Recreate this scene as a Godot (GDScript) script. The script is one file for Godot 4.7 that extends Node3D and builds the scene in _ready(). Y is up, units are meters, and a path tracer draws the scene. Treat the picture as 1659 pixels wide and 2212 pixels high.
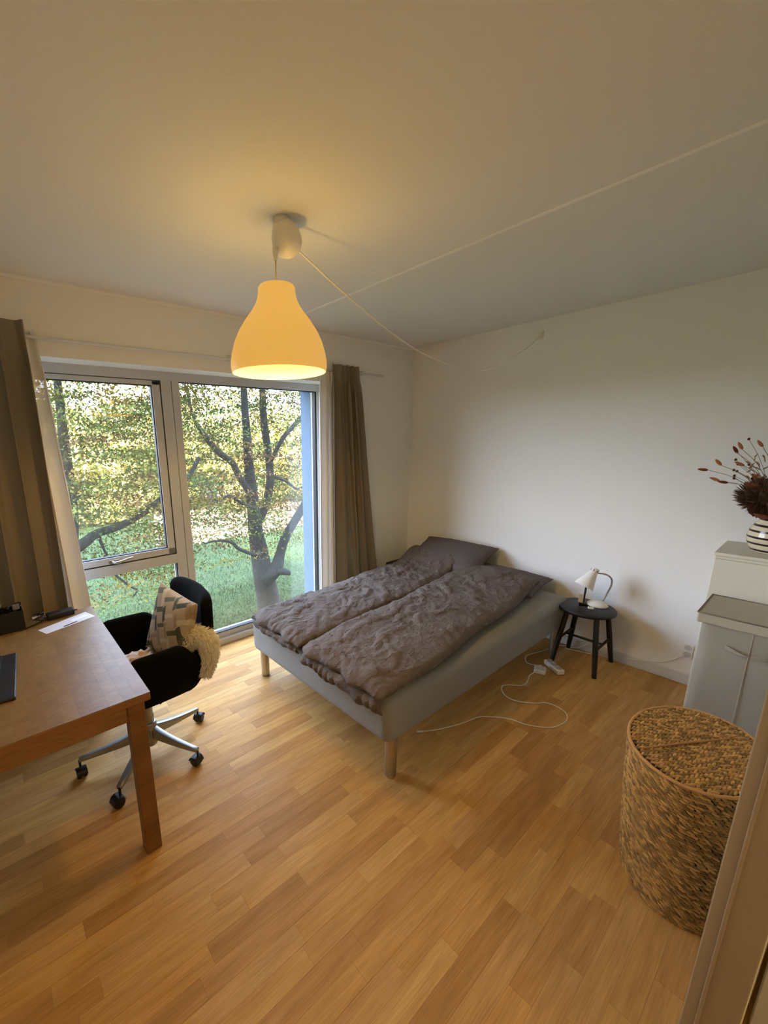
extends Node3D
# A bedroom: bed, desk and tub chair under a lit pendant, autumn trees behind a tall window.

var M := {}
var used := {}
var rng := RandomNumberGenerator.new()
var proto_mesh := {}

# ---------------------------------------------------------------- helpers
func numbered(parent: Node, called: String) -> String:
	var key := str(parent.get_instance_id()) + called
	var n: int = used.get(key, -1) + 1
	used[key] = n
	return called if n == 0 else "%s_%03d" % [called, n]

func obj(called: String, mesh: Mesh, material: Material, parent: Node = self, at := Vector3.ZERO) -> MeshInstance3D:
	var o := MeshInstance3D.new()
	o.mesh = mesh
	o.material_override = material
	o.name = numbered(parent, called)
	o.position = at
	o.cast_shadow = GeometryInstance3D.SHADOW_CASTING_SETTING_ON
	parent.add_child(o, true)
	return o

func tag(o: Node, label: String, category: String, group := "") -> Node:
	o.set_meta("label", label)
	o.set_meta("category", category)
	if group != "":
		o.set_meta("group", group)
	return o

func thing(called: String, label: String, category: String, at := Vector3.ZERO, turn := 0.0, group := "") -> Node3D:
	var o := Node3D.new()
	o.name = numbered(self, called)
	add_child(o, true)
	o.position = at
	o.rotation.y = turn
	tag(o, label, category, group)
	return o

func struct(called: String, mesh: Mesh, material: Material, label := "", parent: Node = self) -> MeshInstance3D:
	var o := obj(called, mesh, material, parent)
	if parent == self:
		o.set_meta("kind", "structure")
		if label != "":
			o.set_meta("label", label)
	return o

func stuff(called: String, mesh: Mesh, material: Material, xforms: Array, colors: Array, parent: Node) -> MultiMeshInstance3D:
	var mm := MultiMesh.new()
	mm.transform_format = MultiMesh.TRANSFORM_3D
	mm.use_colors = colors.size() > 0
	mm.mesh = mesh
	mm.instance_count = xforms.size()
	for i in xforms.size():
		mm.set_instance_transform(i, xforms[i])
		if colors.size() > 0:
			mm.set_instance_color(i, colors[i])
	var o := MultiMeshInstance3D.new()
	o.multimesh = mm
	o.material_override = material
	o.name = numbered(parent, called)
	o.set_meta("kind", "stuff")
	parent.add_child(o, true)
	return o

func mat(c: Color, rough := 0.8, metal := 0.0, spec := 0.5) -> StandardMaterial3D:
	var m := StandardMaterial3D.new()
	m.albedo_color = c
	m.roughness = rough
	m.metallic = metal
	m.metallic_specular = spec
	m.cull_mode = BaseMaterial3D.CULL_DISABLED
	return m

func relief(m: StandardMaterial3D, tex: Texture2D, scale: Vector3, cm: float) -> StandardMaterial3D:
	m.heightmap_enabled = true
	m.heightmap_texture = tex
	m.heightmap_scale = cm
	m.uv1_triplanar = true
	m.uv1_world_triplanar = true
	m.uv1_scale = scale
	return m

func finish(v: PackedVector3Array, uv: PackedVector2Array, idx: PackedInt32Array, merge := {}) -> ArrayMesh:
	var n := PackedVector3Array()
	n.resize(v.size())
	for i in range(0, idx.size(), 3):
		var a := idx[i]
		var b := idx[i + 1]
		var c := idx[i + 2]
		var fn := (v[c] - v[a]).cross(v[b] - v[a])
		n[a] += fn
		n[b] += fn
		n[c] += fn
	for k in merge:
		var s: Vector3 = n[k] + n[merge[k]]
		n[k] = s
		n[merge[k]] = s
	for i in n.size():
		n[i] = n[i].normalized() if n[i].length() > 1e-12 else Vector3.UP
	var arr := []
	arr.resize(Mesh.ARRAY_MAX)
	arr[Mesh.ARRAY_VERTEX] = v
	arr[Mesh.ARRAY_NORMAL] = n
	arr[Mesh.ARRAY_TEX_UV] = uv
	arr[Mesh.ARRAY_INDEX] = idx
	var m := ArrayMesh.new()
	m.add_surface_from_arrays(Mesh.PRIMITIVE_TRIANGLES, arr)
	return m

# a grid over u, v in 0..1; the outside is along dv x du
func sheet(nu: int, nv: int, f: Callable, wrap := false) -> ArrayMesh:
	var v := PackedVector3Array()
	var uv := PackedVector2Array()
	var idx := PackedInt32Array()
	for j in nv + 1:
		for i in nu + 1:
			var a := float(i) / nu
			var b := float(j) / nv
			v.append(f.call(a, b))
			uv.append(Vector2(a, b))
	var w := nu + 1
	for j in nv:
		for i in nu:
			var k := j * w + i
			idx.append_array([k, k + 1, k + w + 1, k, k + w + 1, k + w])
	var merge := {}
	if wrap:
		for j in nv + 1:
			merge[j * w] = j * w + nu
	return finish(v, uv, idx, merge)

# a closed cushion or padded panel round the middle surface f; t(u, v) is half its thickness
func slab(nu: int, nv: int, f: Callable, t: Callable) -> ArrayMesh:
	var mid := []
	for j in nv + 1:
		for i in nu + 1:
			mid.append(f.call(float(i) / nu, float(j) / nv))
	var w := nu + 1
	var nor := []
	for j in nv + 1:
		for i in nu + 1:
			var du: Vector3 = mid[j * w + mini(i + 1, nu)] - mid[j * w + maxi(i - 1, 0)]
			var dv: Vector3 = mid[mini(j + 1, nv) * w + i] - mid[maxi(j - 1, 0) * w + i]
			nor.append(dv.cross(du).normalized())
	var v := PackedVector3Array()
	var uv := PackedVector2Array()
	var idx := PackedInt32Array()
	for side in 2:
		for j in nv + 1:
			for i in nu + 1:
				var k := j * w + i
				var h: float = t.call(float(i) / nu, float(j) / nv)
				v.append(mid[k] + nor[k] * (h if side == 0 else -h))
				uv.append(Vector2(float(i) / nu, float(j) / nv))
	var off := w * (nv + 1)
	for j in nv:
		for i in nu:
			var k := j * w + i
			idx.append_array([k, k + 1, k + w + 1, k, k + w + 1, k + w])
			idx.append_array([off + k, off + k + w + 1, off + k + 1, off + k, off + k + w, off + k + w + 1])
	for i in nu:
		var a := i
		idx.append_array([a, off + a, off + a + 1, a, off + a + 1, a + 1])
		a = nv * w + i
		idx.append_array([a, off + a + 1, off + a, a, a + 1, off + a + 1])
	for j in nv:
		var a := j * w
		idx.append_array([a, off + a + w, off + a, a, a + w, off + a + w])
		a = j * w + nu
		idx.append_array([a, off + a, off + a + w, a, off + a + w, a + w])
	return finish(v, uv, idx)

func puff(u: float, v: float, e := 0.08, lip := 0.25) -> float:
	var d := minf(minf(u, 1.0 - u), minf(v, 1.0 - v)) / e
	return lip + (1.0 - lip) * sqrt(clampf(1.0 - pow(1.0 - minf(d, 1.0), 2.0), 0.0, 1.0))

func lathe(profile: Array, seg := 32) -> ArrayMesh:
	var n := profile.size() - 1
	return sheet(seg, n, func(u: float, v: float) -> Vector3:
		var p: Vector2 = profile[roundi(v * n)]
		return Vector3(p.x * cos(u * TAU), p.y, p.x * sin(u * TAU)), true)

func smooth_path(pts: Array, sub: int) -> PackedVector3Array:
	var out := PackedVector3Array()
	for i in pts.size() - 1:
		var a: Vector3 = pts[maxi(i - 1, 0)]
		var b: Vector3 = pts[i]
		var c: Vector3 = pts[i + 1]
		var d: Vector3 = pts[mini(i + 2, pts.size() - 1)]
		for k in sub:
			out.append(b.cubic_interpolate(c, a, d, float(k) / sub))
	out.append(pts[pts.size() - 1])
	return out

func tube(pts: Array, radii: Variant, sides := 8, sub := 1) -> ArrayMesh:
	var p := smooth_path(pts, sub) if sub > 1 else PackedVector3Array(pts)
	var n := p.size()
	var ups := []
	var up := Vector3.UP
	for i in n:
		var d := (p[mini(i + 1, n - 1)] - p[maxi(i - 1, 0)]).normalized()
		if i == 0 and absf(d.dot(up)) > 0.9:
			up = Vector3.RIGHT
		up = (up - d * up.dot(d)).normalized()
		ups.append([up, d.cross(up)])
	var rad := func(i: int) -> float:
		if radii is Array:
			var t := float(i) / maxi(sub, 1)
			var k := mini(int(t), radii.size() - 1)
			return lerpf(radii[k], radii[mini(k + 1, radii.size() - 1)], t - k)
		return radii
	return sheet(sides, n + 1, func(u: float, v: float) -> Vector3:
		var r := roundi(v * (n + 1))
		var i := clampi(r - 1, 0, n - 1)
		var w: float = rad.call(i) if r > 0 and r < n + 1 else 0.0
		return p[i] + (ups[i][0] * cos(u * TAU) + ups[i][1] * sin(u * TAU)) * w, true)

# a box with rounded edges, centred
func rbox(size: Vector3, r: float, k := 2) -> ArrayMesh:
	var key := "%v %f %d" % [size, r, k]
	if proto_mesh.has(key):
		return proto_mesh[key]
	r = minf(r, minf(size.x, minf(size.y, size.z)) * 0.499)
	var h := size * 0.5
	var steps := func(half: float) -> Array:
		var s := []
		for i in k + 1:
			s.append(-half + r - r * cos(PI / 2 * i / k))
		for i in k + 1:
			s.append(half - r + r * sin(PI / 2 * i / k))
		return s
	var v := PackedVector3Array()
	var n := PackedVector3Array()
	var uv := PackedVector2Array()
	var idx := PackedInt32Array()
	for face in 6:
		var ax := face / 2
		var sg := 1.0 if face % 2 == 0 else -1.0
		var bx := (ax + 1) % 3
		var cx := (ax + 2) % 3
		var sb: Array = steps.call(h[bx])
		var sc: Array = steps.call(h[cx])
		var base := v.size()
		for j in sc.size():
			for i in sb.size():
				var q := Vector3()
				q[ax] = h[ax] * sg
				q[bx] = sb[i]
				q[cx] = sc[j]
				var inner := q.clamp(-h + Vector3.ONE * r, h - Vector3.ONE * r)
				var d := q - inner
				var nn := d.normalized()
				v.append(inner + nn * r)
				n.append(nn)
				uv.append(Vector2(q[bx] / size[bx] + 0.5, q[cx] / size[cx] + 0.5))
		var w := sb.size()
		for j in sc.size() - 1:
			for i in w - 1:
				var a := base + j * w + i
				if sg > 0:
					idx.append_array([a, a + w + 1, a + 1, a, a + w, a + w + 1])
				else:
					idx.append_array([a, a + 1, a + w + 1, a, a + w + 1, a + w])
	var arr := []
	arr.resize(Mesh.ARRAY_MAX)
	arr[Mesh.ARRAY_VERTEX] = v
	arr[Mesh.ARRAY_NORMAL] = n
	arr[Mesh.ARRAY_TEX_UV] = uv
	arr[Mesh.ARRAY_INDEX] = idx
	var m := ArrayMesh.new()
	m.add_surface_from_arrays(Mesh.PRIMITIVE_TRIANGLES, arr)
	proto_mesh[key] = m
	return m

# boxes given as [min corner, max corner], joined into one mesh
func boxes(list: Array, r := 0.002) -> ArrayMesh:
	var st := SurfaceTool.new()
	st.begin(Mesh.PRIMITIVE_TRIANGLES)
	for b in list:
		var lo: Vector3 = b[0]
		var hi: Vector3 = b[1]
		st.append_from(rbox(hi - lo, r, 1), 0, Transform3D(Basis(), (lo + hi) / 2))
	return st.commit()

func join(list: Array) -> ArrayMesh:
	var st := SurfaceTool.new()
	st.begin(Mesh.PRIMITIVE_TRIANGLES)
	for b in list:
		st.append_from(b[0], 0, b[1])
	return st.commit()

func bar(a: Vector3, b: Vector3, w: float, h: float, r := 0.003) -> Array:
	var d := b - a
	var up := Vector3.UP if absf(d.normalized().y) < 0.95 else Vector3.RIGHT
	return [rbox(Vector3(w, h, d.length()), r), Transform3D(Basis.looking_at(d, up), (a + b) / 2)]

func noise_tex(w: int, h: int, s: int, freq: float, stretch := Vector2.ONE, octaves := 4, lo := 0.0, hi := 1.0, kind := FastNoiseLite.TYPE_SIMPLEX_SMOOTH) -> ImageTexture:
	var nz := FastNoiseLite.new()
	nz.seed = s
	nz.noise_type = kind
	nz.frequency = freq
	nz.fractal_octaves = octaves
	var im := Image.create(w, h, true, Image.FORMAT_L8)
	var bw := w / 8
	var bh := h / 8
	for y in h:
		for x in w:
			# blended over the seams, so that it repeats
			var tx := clampf(float(x - w + bw) / bw, 0.0, 1.0)
			var ty := clampf(float(y - h + bh) / bh, 0.0, 1.0)
			var a := nz.get_noise_2d(x * stretch.x, y * stretch.y)
			if tx > 0:
				a = lerpf(a, nz.get_noise_2d((x - w) * stretch.x, y * stretch.y), tx)
			if ty > 0:
				var b := nz.get_noise_2d(x * stretch.x, (y - h) * stretch.y)
				if tx > 0:
					b = lerpf(b, nz.get_noise_2d((x - w) * stretch.x, (y - h) * stretch.y), tx)
				a = lerpf(a, b, ty)
			var g := clampf(lo + (hi - lo) * (a * 0.75 + 0.5), 0.0, 1.0)
			im.set_pixel(x, y, Color(g, g, g))
	im.generate_mipmaps()
	return ImageTexture.create_from_image(im)

func weave_tex(n: int) -> ImageTexture:
	var im := Image.create(n, n, true, Image.FORMAT_L8)
	for y in n:
		for x in n:
			var a := absf(sin(x * PI / 4.0))
			var b := absf(sin(y * PI / 4.0))
			var g := a if ((x / 4 + y / 4) % 2 == 0) else b
			g = 0.35 + 0.65 * g
			im.set_pixel(x, y, Color(g, g, g))
	im.generate_mipmaps()
	return ImageTexture.create_from_image(im)

# grain along x; tone comes from the material's own colour
func wood_tex(s: int, contrast: float) -> ImageTexture:
	var a := FastNoiseLite.new()
	a.seed = s
	a.frequency = 0.012
	a.fractal_octaves = 3
	var b := FastNoiseLite.new()
	b.seed = s + 7
	b.frequency = 0.08
	b.fractal_octaves = 2
	var w := 512
	var h := 256
	var im := Image.create(w, h, true, Image.FORMAT_RGB8)
	for y in h:
		for x in w:
			var e := clampf(float(x - w + 64) / 64.0, 0.0, 1.0)
			var p := a.get_noise_2d(x * 0.35, y * 3.0)
			var q := b.get_noise_2d(x * 0.16, y * 4.0)
			if e > 0:
				p = lerpf(p, a.get_noise_2d((x - w) * 0.35, y * 3.0), e)
				q = lerpf(q, b.get_noise_2d((x - w) * 0.16, y * 4.0), e)
			var g := 0.88 + contrast * (0.5 * p + 0.6 * q)
			im.set_pixel(x, y, Color(g, g * (0.985 + 0.02 * p), g * (0.96 + 0.05 * p)))
	im.generate_mipmaps()
	return ImageTexture.create_from_image(im)

func flat_slab(poly: Array, thick: float) -> ArrayMesh:      # an outline in x, z with its top at y = 0
	var p := PackedVector2Array(poly)
	if Geometry2D.is_polygon_clockwise(p):
		p.reverse()
	var tri := Geometry2D.triangulate_polygon(p)
	var st := SurfaceTool.new()
	st.begin(Mesh.PRIMITIVE_TRIANGLES)
	st.set_smooth_group(-1)
	for i in range(0, tri.size(), 3):
		var a := p[tri[i]]
		var b := p[tri[i + 1]]
		var c := p[tri[i + 2]]
		if (b - a).cross(c - a) < 0:
			var t := b
			b = c
			c = t
		for q in [a, b, c]:
			st.add_vertex(Vector3(q.x, 0, q.y))
		for q in [a, c, b]:
			st.add_vertex(Vector3(q.x, -thick, q.y))
	for i in p.size():
		var a := p[i]
		var b := p[(i + 1) % p.size()]
		var a0 := Vector3(a.x, 0, a.y)
		var b0 := Vector3(b.x, 0, b.y)
		var d := Vector3(0, -thick, 0)
		for q in [a0, b0 + d, b0, a0, a0 + d, b0 + d]:
			st.add_vertex(q)
	st.generate_normals()
	return st.commit()

# ---------------------------------------------------------------- scene
func _ready():
	rng.seed = 4711
	# camera: an ultra-wide phone lens at eye height in the doorway, its frame off the lens axis
	var cam := Camera3D.new()
	cam.name = "camera"
	cam.position = Vector3(0, 1.6434, 0)
	cam.rotation_order = EULER_ORDER_YXZ
	cam.rotation_degrees = Vector3(-13.1936, -37.5949, -1.194)
	var nr := 0.03
	cam.projection = Camera3D.PROJECTION_FRUSTUM
	cam.keep_aspect = Camera3D.KEEP_HEIGHT
	cam.near = nr
	cam.far = 300.0
	cam.size = nr * 2212.0 / 883.29
	cam.frustum_offset = Vector2(163.94, 53.88) / 883.29 * nr
	add_child(cam)
	cam.make_current()
	# sky, sun, exposure
	var sky_m := ProceduralSkyMaterial.new()
	sky_m.sky_top_color = Color(0.70, 0.81, 0.97)
	sky_m.sky_horizon_color = Color(0.91, 0.935, 0.97)
	sky_m.sky_curve = 0.25
	sky_m.ground_bottom_color = Color(0.22, 0.25, 0.16)
	sky_m.ground_horizon_color = Color(0.45, 0.48, 0.38)
	sky_m.sky_energy_multiplier = 5.15
	sky_m.ground_energy_multiplier = 1.0
	var sky := Sky.new()
	sky.sky_material = sky_m
	var env := Environment.new()
	env.background_mode = Environment.BG_SKY
	env.sky = sky
	env.ambient_light_source = Environment.AMBIENT_SOURCE_SKY
	env.tonemap_mode = Environment.TONE_MAPPER_LINEAR
	env.tonemap_exposure = 0.58
	env.sdfgi_enabled = true
	env.ssao_enabled = true
	env.ssil_enabled = true
	var we := WorldEnvironment.new()
	we.name = "world_environment"
	we.environment = env
	add_child(we)
	var sun := DirectionalLight3D.new()
	sun.name = "sun"
	sun.light_color = Color(1.0, 0.93, 0.78)
	sun.light_energy = 12.0
	sun.light_angular_distance = 0.6
	sun.shadow_enabled = true
	sun.look_at_from_position(Vector3.ZERO, Vector3(-0.25, -0.55, -0.85))
	add_child(sun)

	materials()
	room()
	window()
	curtains()
	bed()
	desk()
	chair()
	cabinet_side()
	basket()
	pendant()
	stool()
	outside()

func materials():
	var fine := noise_tex(256, 256, 3, 0.05)
	var weave := weave_tex(128)
	var wallpaper := noise_tex(256, 256, 9, 0.12)
	M.fine = fine
	M.weave = weave
	M.wall = relief(mat(Color(0.94, 0.94, 0.93), 0.85), wallpaper, Vector3.ONE * 1.5, 0.05)
	M.ceiling = relief(mat(Color(0.92, 0.92, 0.91), 0.9), wallpaper, Vector3.ONE * 1.5, 0.05)
	M.white_paint = mat(Color(0.84, 0.85, 0.86), 0.4)
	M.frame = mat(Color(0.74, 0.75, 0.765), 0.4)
	M.jamb = mat(Color(0.64, 0.585, 0.52), 0.5)
	M.seam = mat(Color(0.985, 0.98, 0.97), 0.5)
	M.rubber = mat(Color(0.03, 0.03, 0.035), 0.6)
	M.plaster_out = mat(Color(0.265, 0.33, 0.40), 0.9, 0.0, 0.2)
	M.steel = mat(Color(0.72, 0.70, 0.67), 0.32, 1.0)
	M.aluminium = mat(Color(0.62, 0.61, 0.58), 0.42, 0.85)
	M.black_plastic = mat(Color(0.035, 0.035, 0.04), 0.45)
	M.black_fabric = relief(mat(Color(0.045, 0.043, 0.04), 1.0, 0.0, 0.2), weave, Vector3.ONE * 9.0, 0.06)
	M.white_plastic = mat(Color(0.92, 0.91, 0.88), 0.35)
	M.curtain = relief(mat(Color(0.51, 0.465, 0.395), 0.95), weave, Vector3.ONE * 8.0, 0.05)
	M.curtain.backlight = Color(0.10, 0.08, 0.06)
	M.sheer = relief(mat(Color(0.96, 0.95, 0.94, 0.82), 0.9), weave, Vector3.ONE * 7.0, 0.03)
	M.sheer.transparency = BaseMaterial3D.TRANSPARENCY_ALPHA
	M.sheer.backlight = Color(0.7, 0.7, 0.7)
	M.bed_base = relief(mat(Color(0.545, 0.535, 0.515), 0.95), weave, Vector3.ONE * 7.0, 0.06)
	M.duvet = relief(mat(Color(0.375, 0.325, 0.29), 0.9), crease_tex(768, 6), Vector3.ONE * 1.15, 1.6)
	M.pillow = relief(mat(Color(0.36, 0.32, 0.31), 0.9), fine, Vector3.ONE * 4.0, 0.12)
	M.hamper = relief(mat(Color(0.60, 0.58, 0.53), 0.95), weave, Vector3.ONE * 8.0, 0.06)
	M.hamper_lid = relief(mat(Color(0.70, 0.67, 0.60), 0.95), weave, Vector3.ONE * 8.0, 0.06)
	M.hamper_edge = relief(mat(Color(0.52, 0.49, 0.45), 0.95), weave, Vector3.ONE * 8.0, 0.06)
	M.cabinet = mat(Color(0.88, 0.87, 0.82), 0.45)
	M.dark_wood = mat(Color(0.05, 0.05, 0.055), 0.5)

# ---------------------------------------------------------------- the room
func room():
	# floor: a sub-floor that carries parquet strips laid along x
	var tones := [Color(0.745, 0.605, 0.40), Color(0.725, 0.58, 0.37), Color(0.77, 0.635, 0.425), Color(0.70, 0.55, 0.355), Color(0.74, 0.59, 0.375), Color(0.765, 0.62, 0.395), Color(0.67, 0.525, 0.335), Color(0.735, 0.595, 0.405)]
	var grain := wood_tex(21, 0.13)
	var planks := []
	for k in tones.size():
		var m := mat(tones[k] * Color(1.14, 1.105, 1.04), 0.45, 0.0, 0.25)
		m.albedo_texture = grain
		m.uv1_triplanar = true
		m.uv1_world_triplanar = true
		m.uv1_triplanar_sharpness = 8.0
		m.uv1_scale = Vector3(0.9, 2.0, 2.4)
		m.uv1_offset = Vector3(k * 0.37, 0, k * 0.23)
		planks.append(m)
	M.planks = planks
	var fl := struct("floor", boxes([[Vector3(-0.65, -0.12, -3.0), Vector3(3.70, -0.012, 1.75)]]), mat(Color(0.24, 0.15, 0.09), 0.9), "beech parquet floor of short strips laid towards the bed wall")
	var wdt := 0.068
	var all := []
	var row := 0
	var z := -2.945
	while z < 1.6:
		var z1 := z + wdt
		var x := -0.60 - rng.randf() * 0.4
		while x < 3.64:
			var ln := 0.30 + 0.08 * rng.randi_range(0, 4)
			var a := maxf(x, -0.60)
			var b := minf(x + ln, 3.64)
			if b - a > 0.03:
				var c := Vector3((a + b) / 2, -0.006, (z + z1) / 2)
				# what the bed, the desk or the walls hide counts as far away
				var hid := (c.x > 1.5 and c.z < -1.3) or c.z > 0.06 or c.x < -0.35
				all.append([c, snappedf(b - a, 0.001), rng.randi() % 8, c.distance_to(Vector3(0, 1.64, 0)) + (10.0 if hid else 0.0)])
			x += ln
		z = z1
		row += 1
	all.sort_custom(func(p, q): return p[3] < q[3])
	var rest := {}
	for i in all.size():
		var p: Array = all[i]
		var me := rbox(Vector3(p[1] - 0.0003, 0.012, wdt - 0.0003), 0.0004, 1)
		if i < 300:
			obj("plank", me, planks[p[2]], fl, p[0])
		else:
			if not rest.has(p[2]):
				rest[p[2]] = []
			rest[p[2]].append([me, Transform3D(Basis(), p[0])])
	for k in rest:
		obj("plank_field", join(rest[k]), planks[k], fl).set_meta("kind", "stuff")
	# ceiling with its raised joint
	var ce := struct("ceiling", boxes([[Vector3(-0.65, 2.5, -2.80), Vector3(3.70, 2.72, 1.75)]]), M.ceiling, "plain white ceiling with one raised joint across it")
	struct("joint_strip", boxes([[Vector3(1.885, 2.4975, -2.76), Vector3(1.905, 2.503, 0.0)]], 0.001), M.seam, "", ce)
	# walls
	struct("wall_back", boxes([
		[Vector3(-0.65, -0.1, -3.04), Vector3(0.10, 2.72, -2.763)],
		[Vector3(2.405, -0.1, -3.04), Vector3(3.70, 2.72, -2.763)],
		[Vector3(0.09, 2.122, -3.0395), Vector3(2.42, 2.7195, -2.7634)]], 0.0004), M.wall, "white window wall with the tall window set into it")
	struct("wall_right", boxes([[Vector3(3.487, -0.1, -2.80), Vector3(3.70, 2.72, 1.75)]]), M.wall, "white wall at the head of the bed")
	struct("wall_left", boxes([[Vector3(-0.65, -0.1, -2.80), Vector3(-0.45, 2.72, 1.75)]]), M.wall)
	struct("wall_front", boxes([
		[Vector3(1.03, -0.1, 0.022), Vector3(1.56, 2.6, 0.066)],
		[Vector3(1.53, -0.1, 0.022), Vector3(1.56, 2.6, 0.100)],
		[Vector3(1.55, -0.1, 0.080), Vector3(3.50, 2.6, 0.100)],
		[Vector3(-0.5, 2.1, 0.022), Vector3(1.04, 2.6, 0.066)]]), M.wall)
	struct("wall_hall", boxes([[Vector3(-0.65, -0.1, 1.55), Vector3(3.70, 2.72, 1.75)], [Vector3(1.9, -0.1, 0.10), Vector3(2.0, 2.6, 1.6)]]), M.wall)
	struct("wall_facade", boxes([[Vector3(-8.0, 2.12, -3.20), Vector3(12.0, 9.0, -3.03)], [Vector3(-8.0, 2.715, -3.10), Vector3(12.0, 9.0, -2.78)], [Vector3(2.405, -3.1, -3.20), Vector3(12.0, 2.13, -3.03)], [Vector3(-8.0, -3.1, -3.20), Vector3(0.10, 2.13, -3.03)], [Vector3(0.0, -3.1, -3.20), Vector3(2.5, -0.02, -3.0)]]), M.plaster_out)
	struct("baseboard_right", boxes([[Vector3(3.472, 0.0, -2.76), Vector3(3.49, 0.075, 0.03)]], 0.004), M.white_paint, "white baseboard along the bed wall")
	struct("trim_1", tube([Vector3(-0.45, 2.497, -2.760), Vector3(3.487, 2.497, -2.760)], 0.014, 10), M.wall, "thin plaster bead where window wall meets ceiling")
	# the door frame beside the camera
	var fr := struct("door_1", boxes([[Vector3(0.99, 0.0, -0.0135), Vector3(1.035, 2.14, 0.012)], [Vector3(0.996, 0.0, 0.010), Vector3(1.035, 2.14, 0.062)]], 0.003), M.jamb, "beige door frame at the right edge")
	struct("stop_bead", boxes([[Vector3(0.986, 0.0, 0.006), Vector3(0.992, 2.14, 0.0125)]], 0.002), M.jamb, "", fr)
	# added globe, unseen behind the camera, brightening the near floor
	var gl := thing("added_hall_globe", "added unseen fill light globe in the hall behind the camera", "lamp", Vector3(0.55, 2.30, 0.95))
	var gm := mat(Color(0.95, 0.92, 0.85), 0.4)
	gm.emission_enabled = true
	gm.emission = Color(1.0, 0.78, 0.48)
	gm.emission_energy_multiplier = 1.2
	obj("globe", lathe([Vector2(0, -0.11), Vector2(0.05, -0.098), Vector2(0.09, -0.063), Vector2(0.11, 0.0), Vector2(0.09, 0.063), Vector2(0.05, 0.098), Vector2(0, 0.105)], 24), gm, gl)
	obj("fitting", lathe([Vector2(0, 0.09), Vector2(0.055, 0.09), Vector2(0.055, 0.199), Vector2(0, 0.199)], 20), M.white_plastic, gl)
	var hl := OmniLight3D.new()
	hl.name = "globe_fill_light"
	hl.light_color = Color(1.0, 0.83, 0.54)
	hl.light_energy = 0.70
	hl.light_size = 0.08
	hl.omni_range = 10.0
	hl.omni_attenuation = 2.0
	hl.shadow_enabled = true
	gl.add_child(hl)
	struct("door_2", boxes([[Vector3(1.45, 0.0, 0.105), Vector3(1.49, 2.05, 0.90)]], 0.003), M.white_paint, "white door leaf standing open in the hall")

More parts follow.
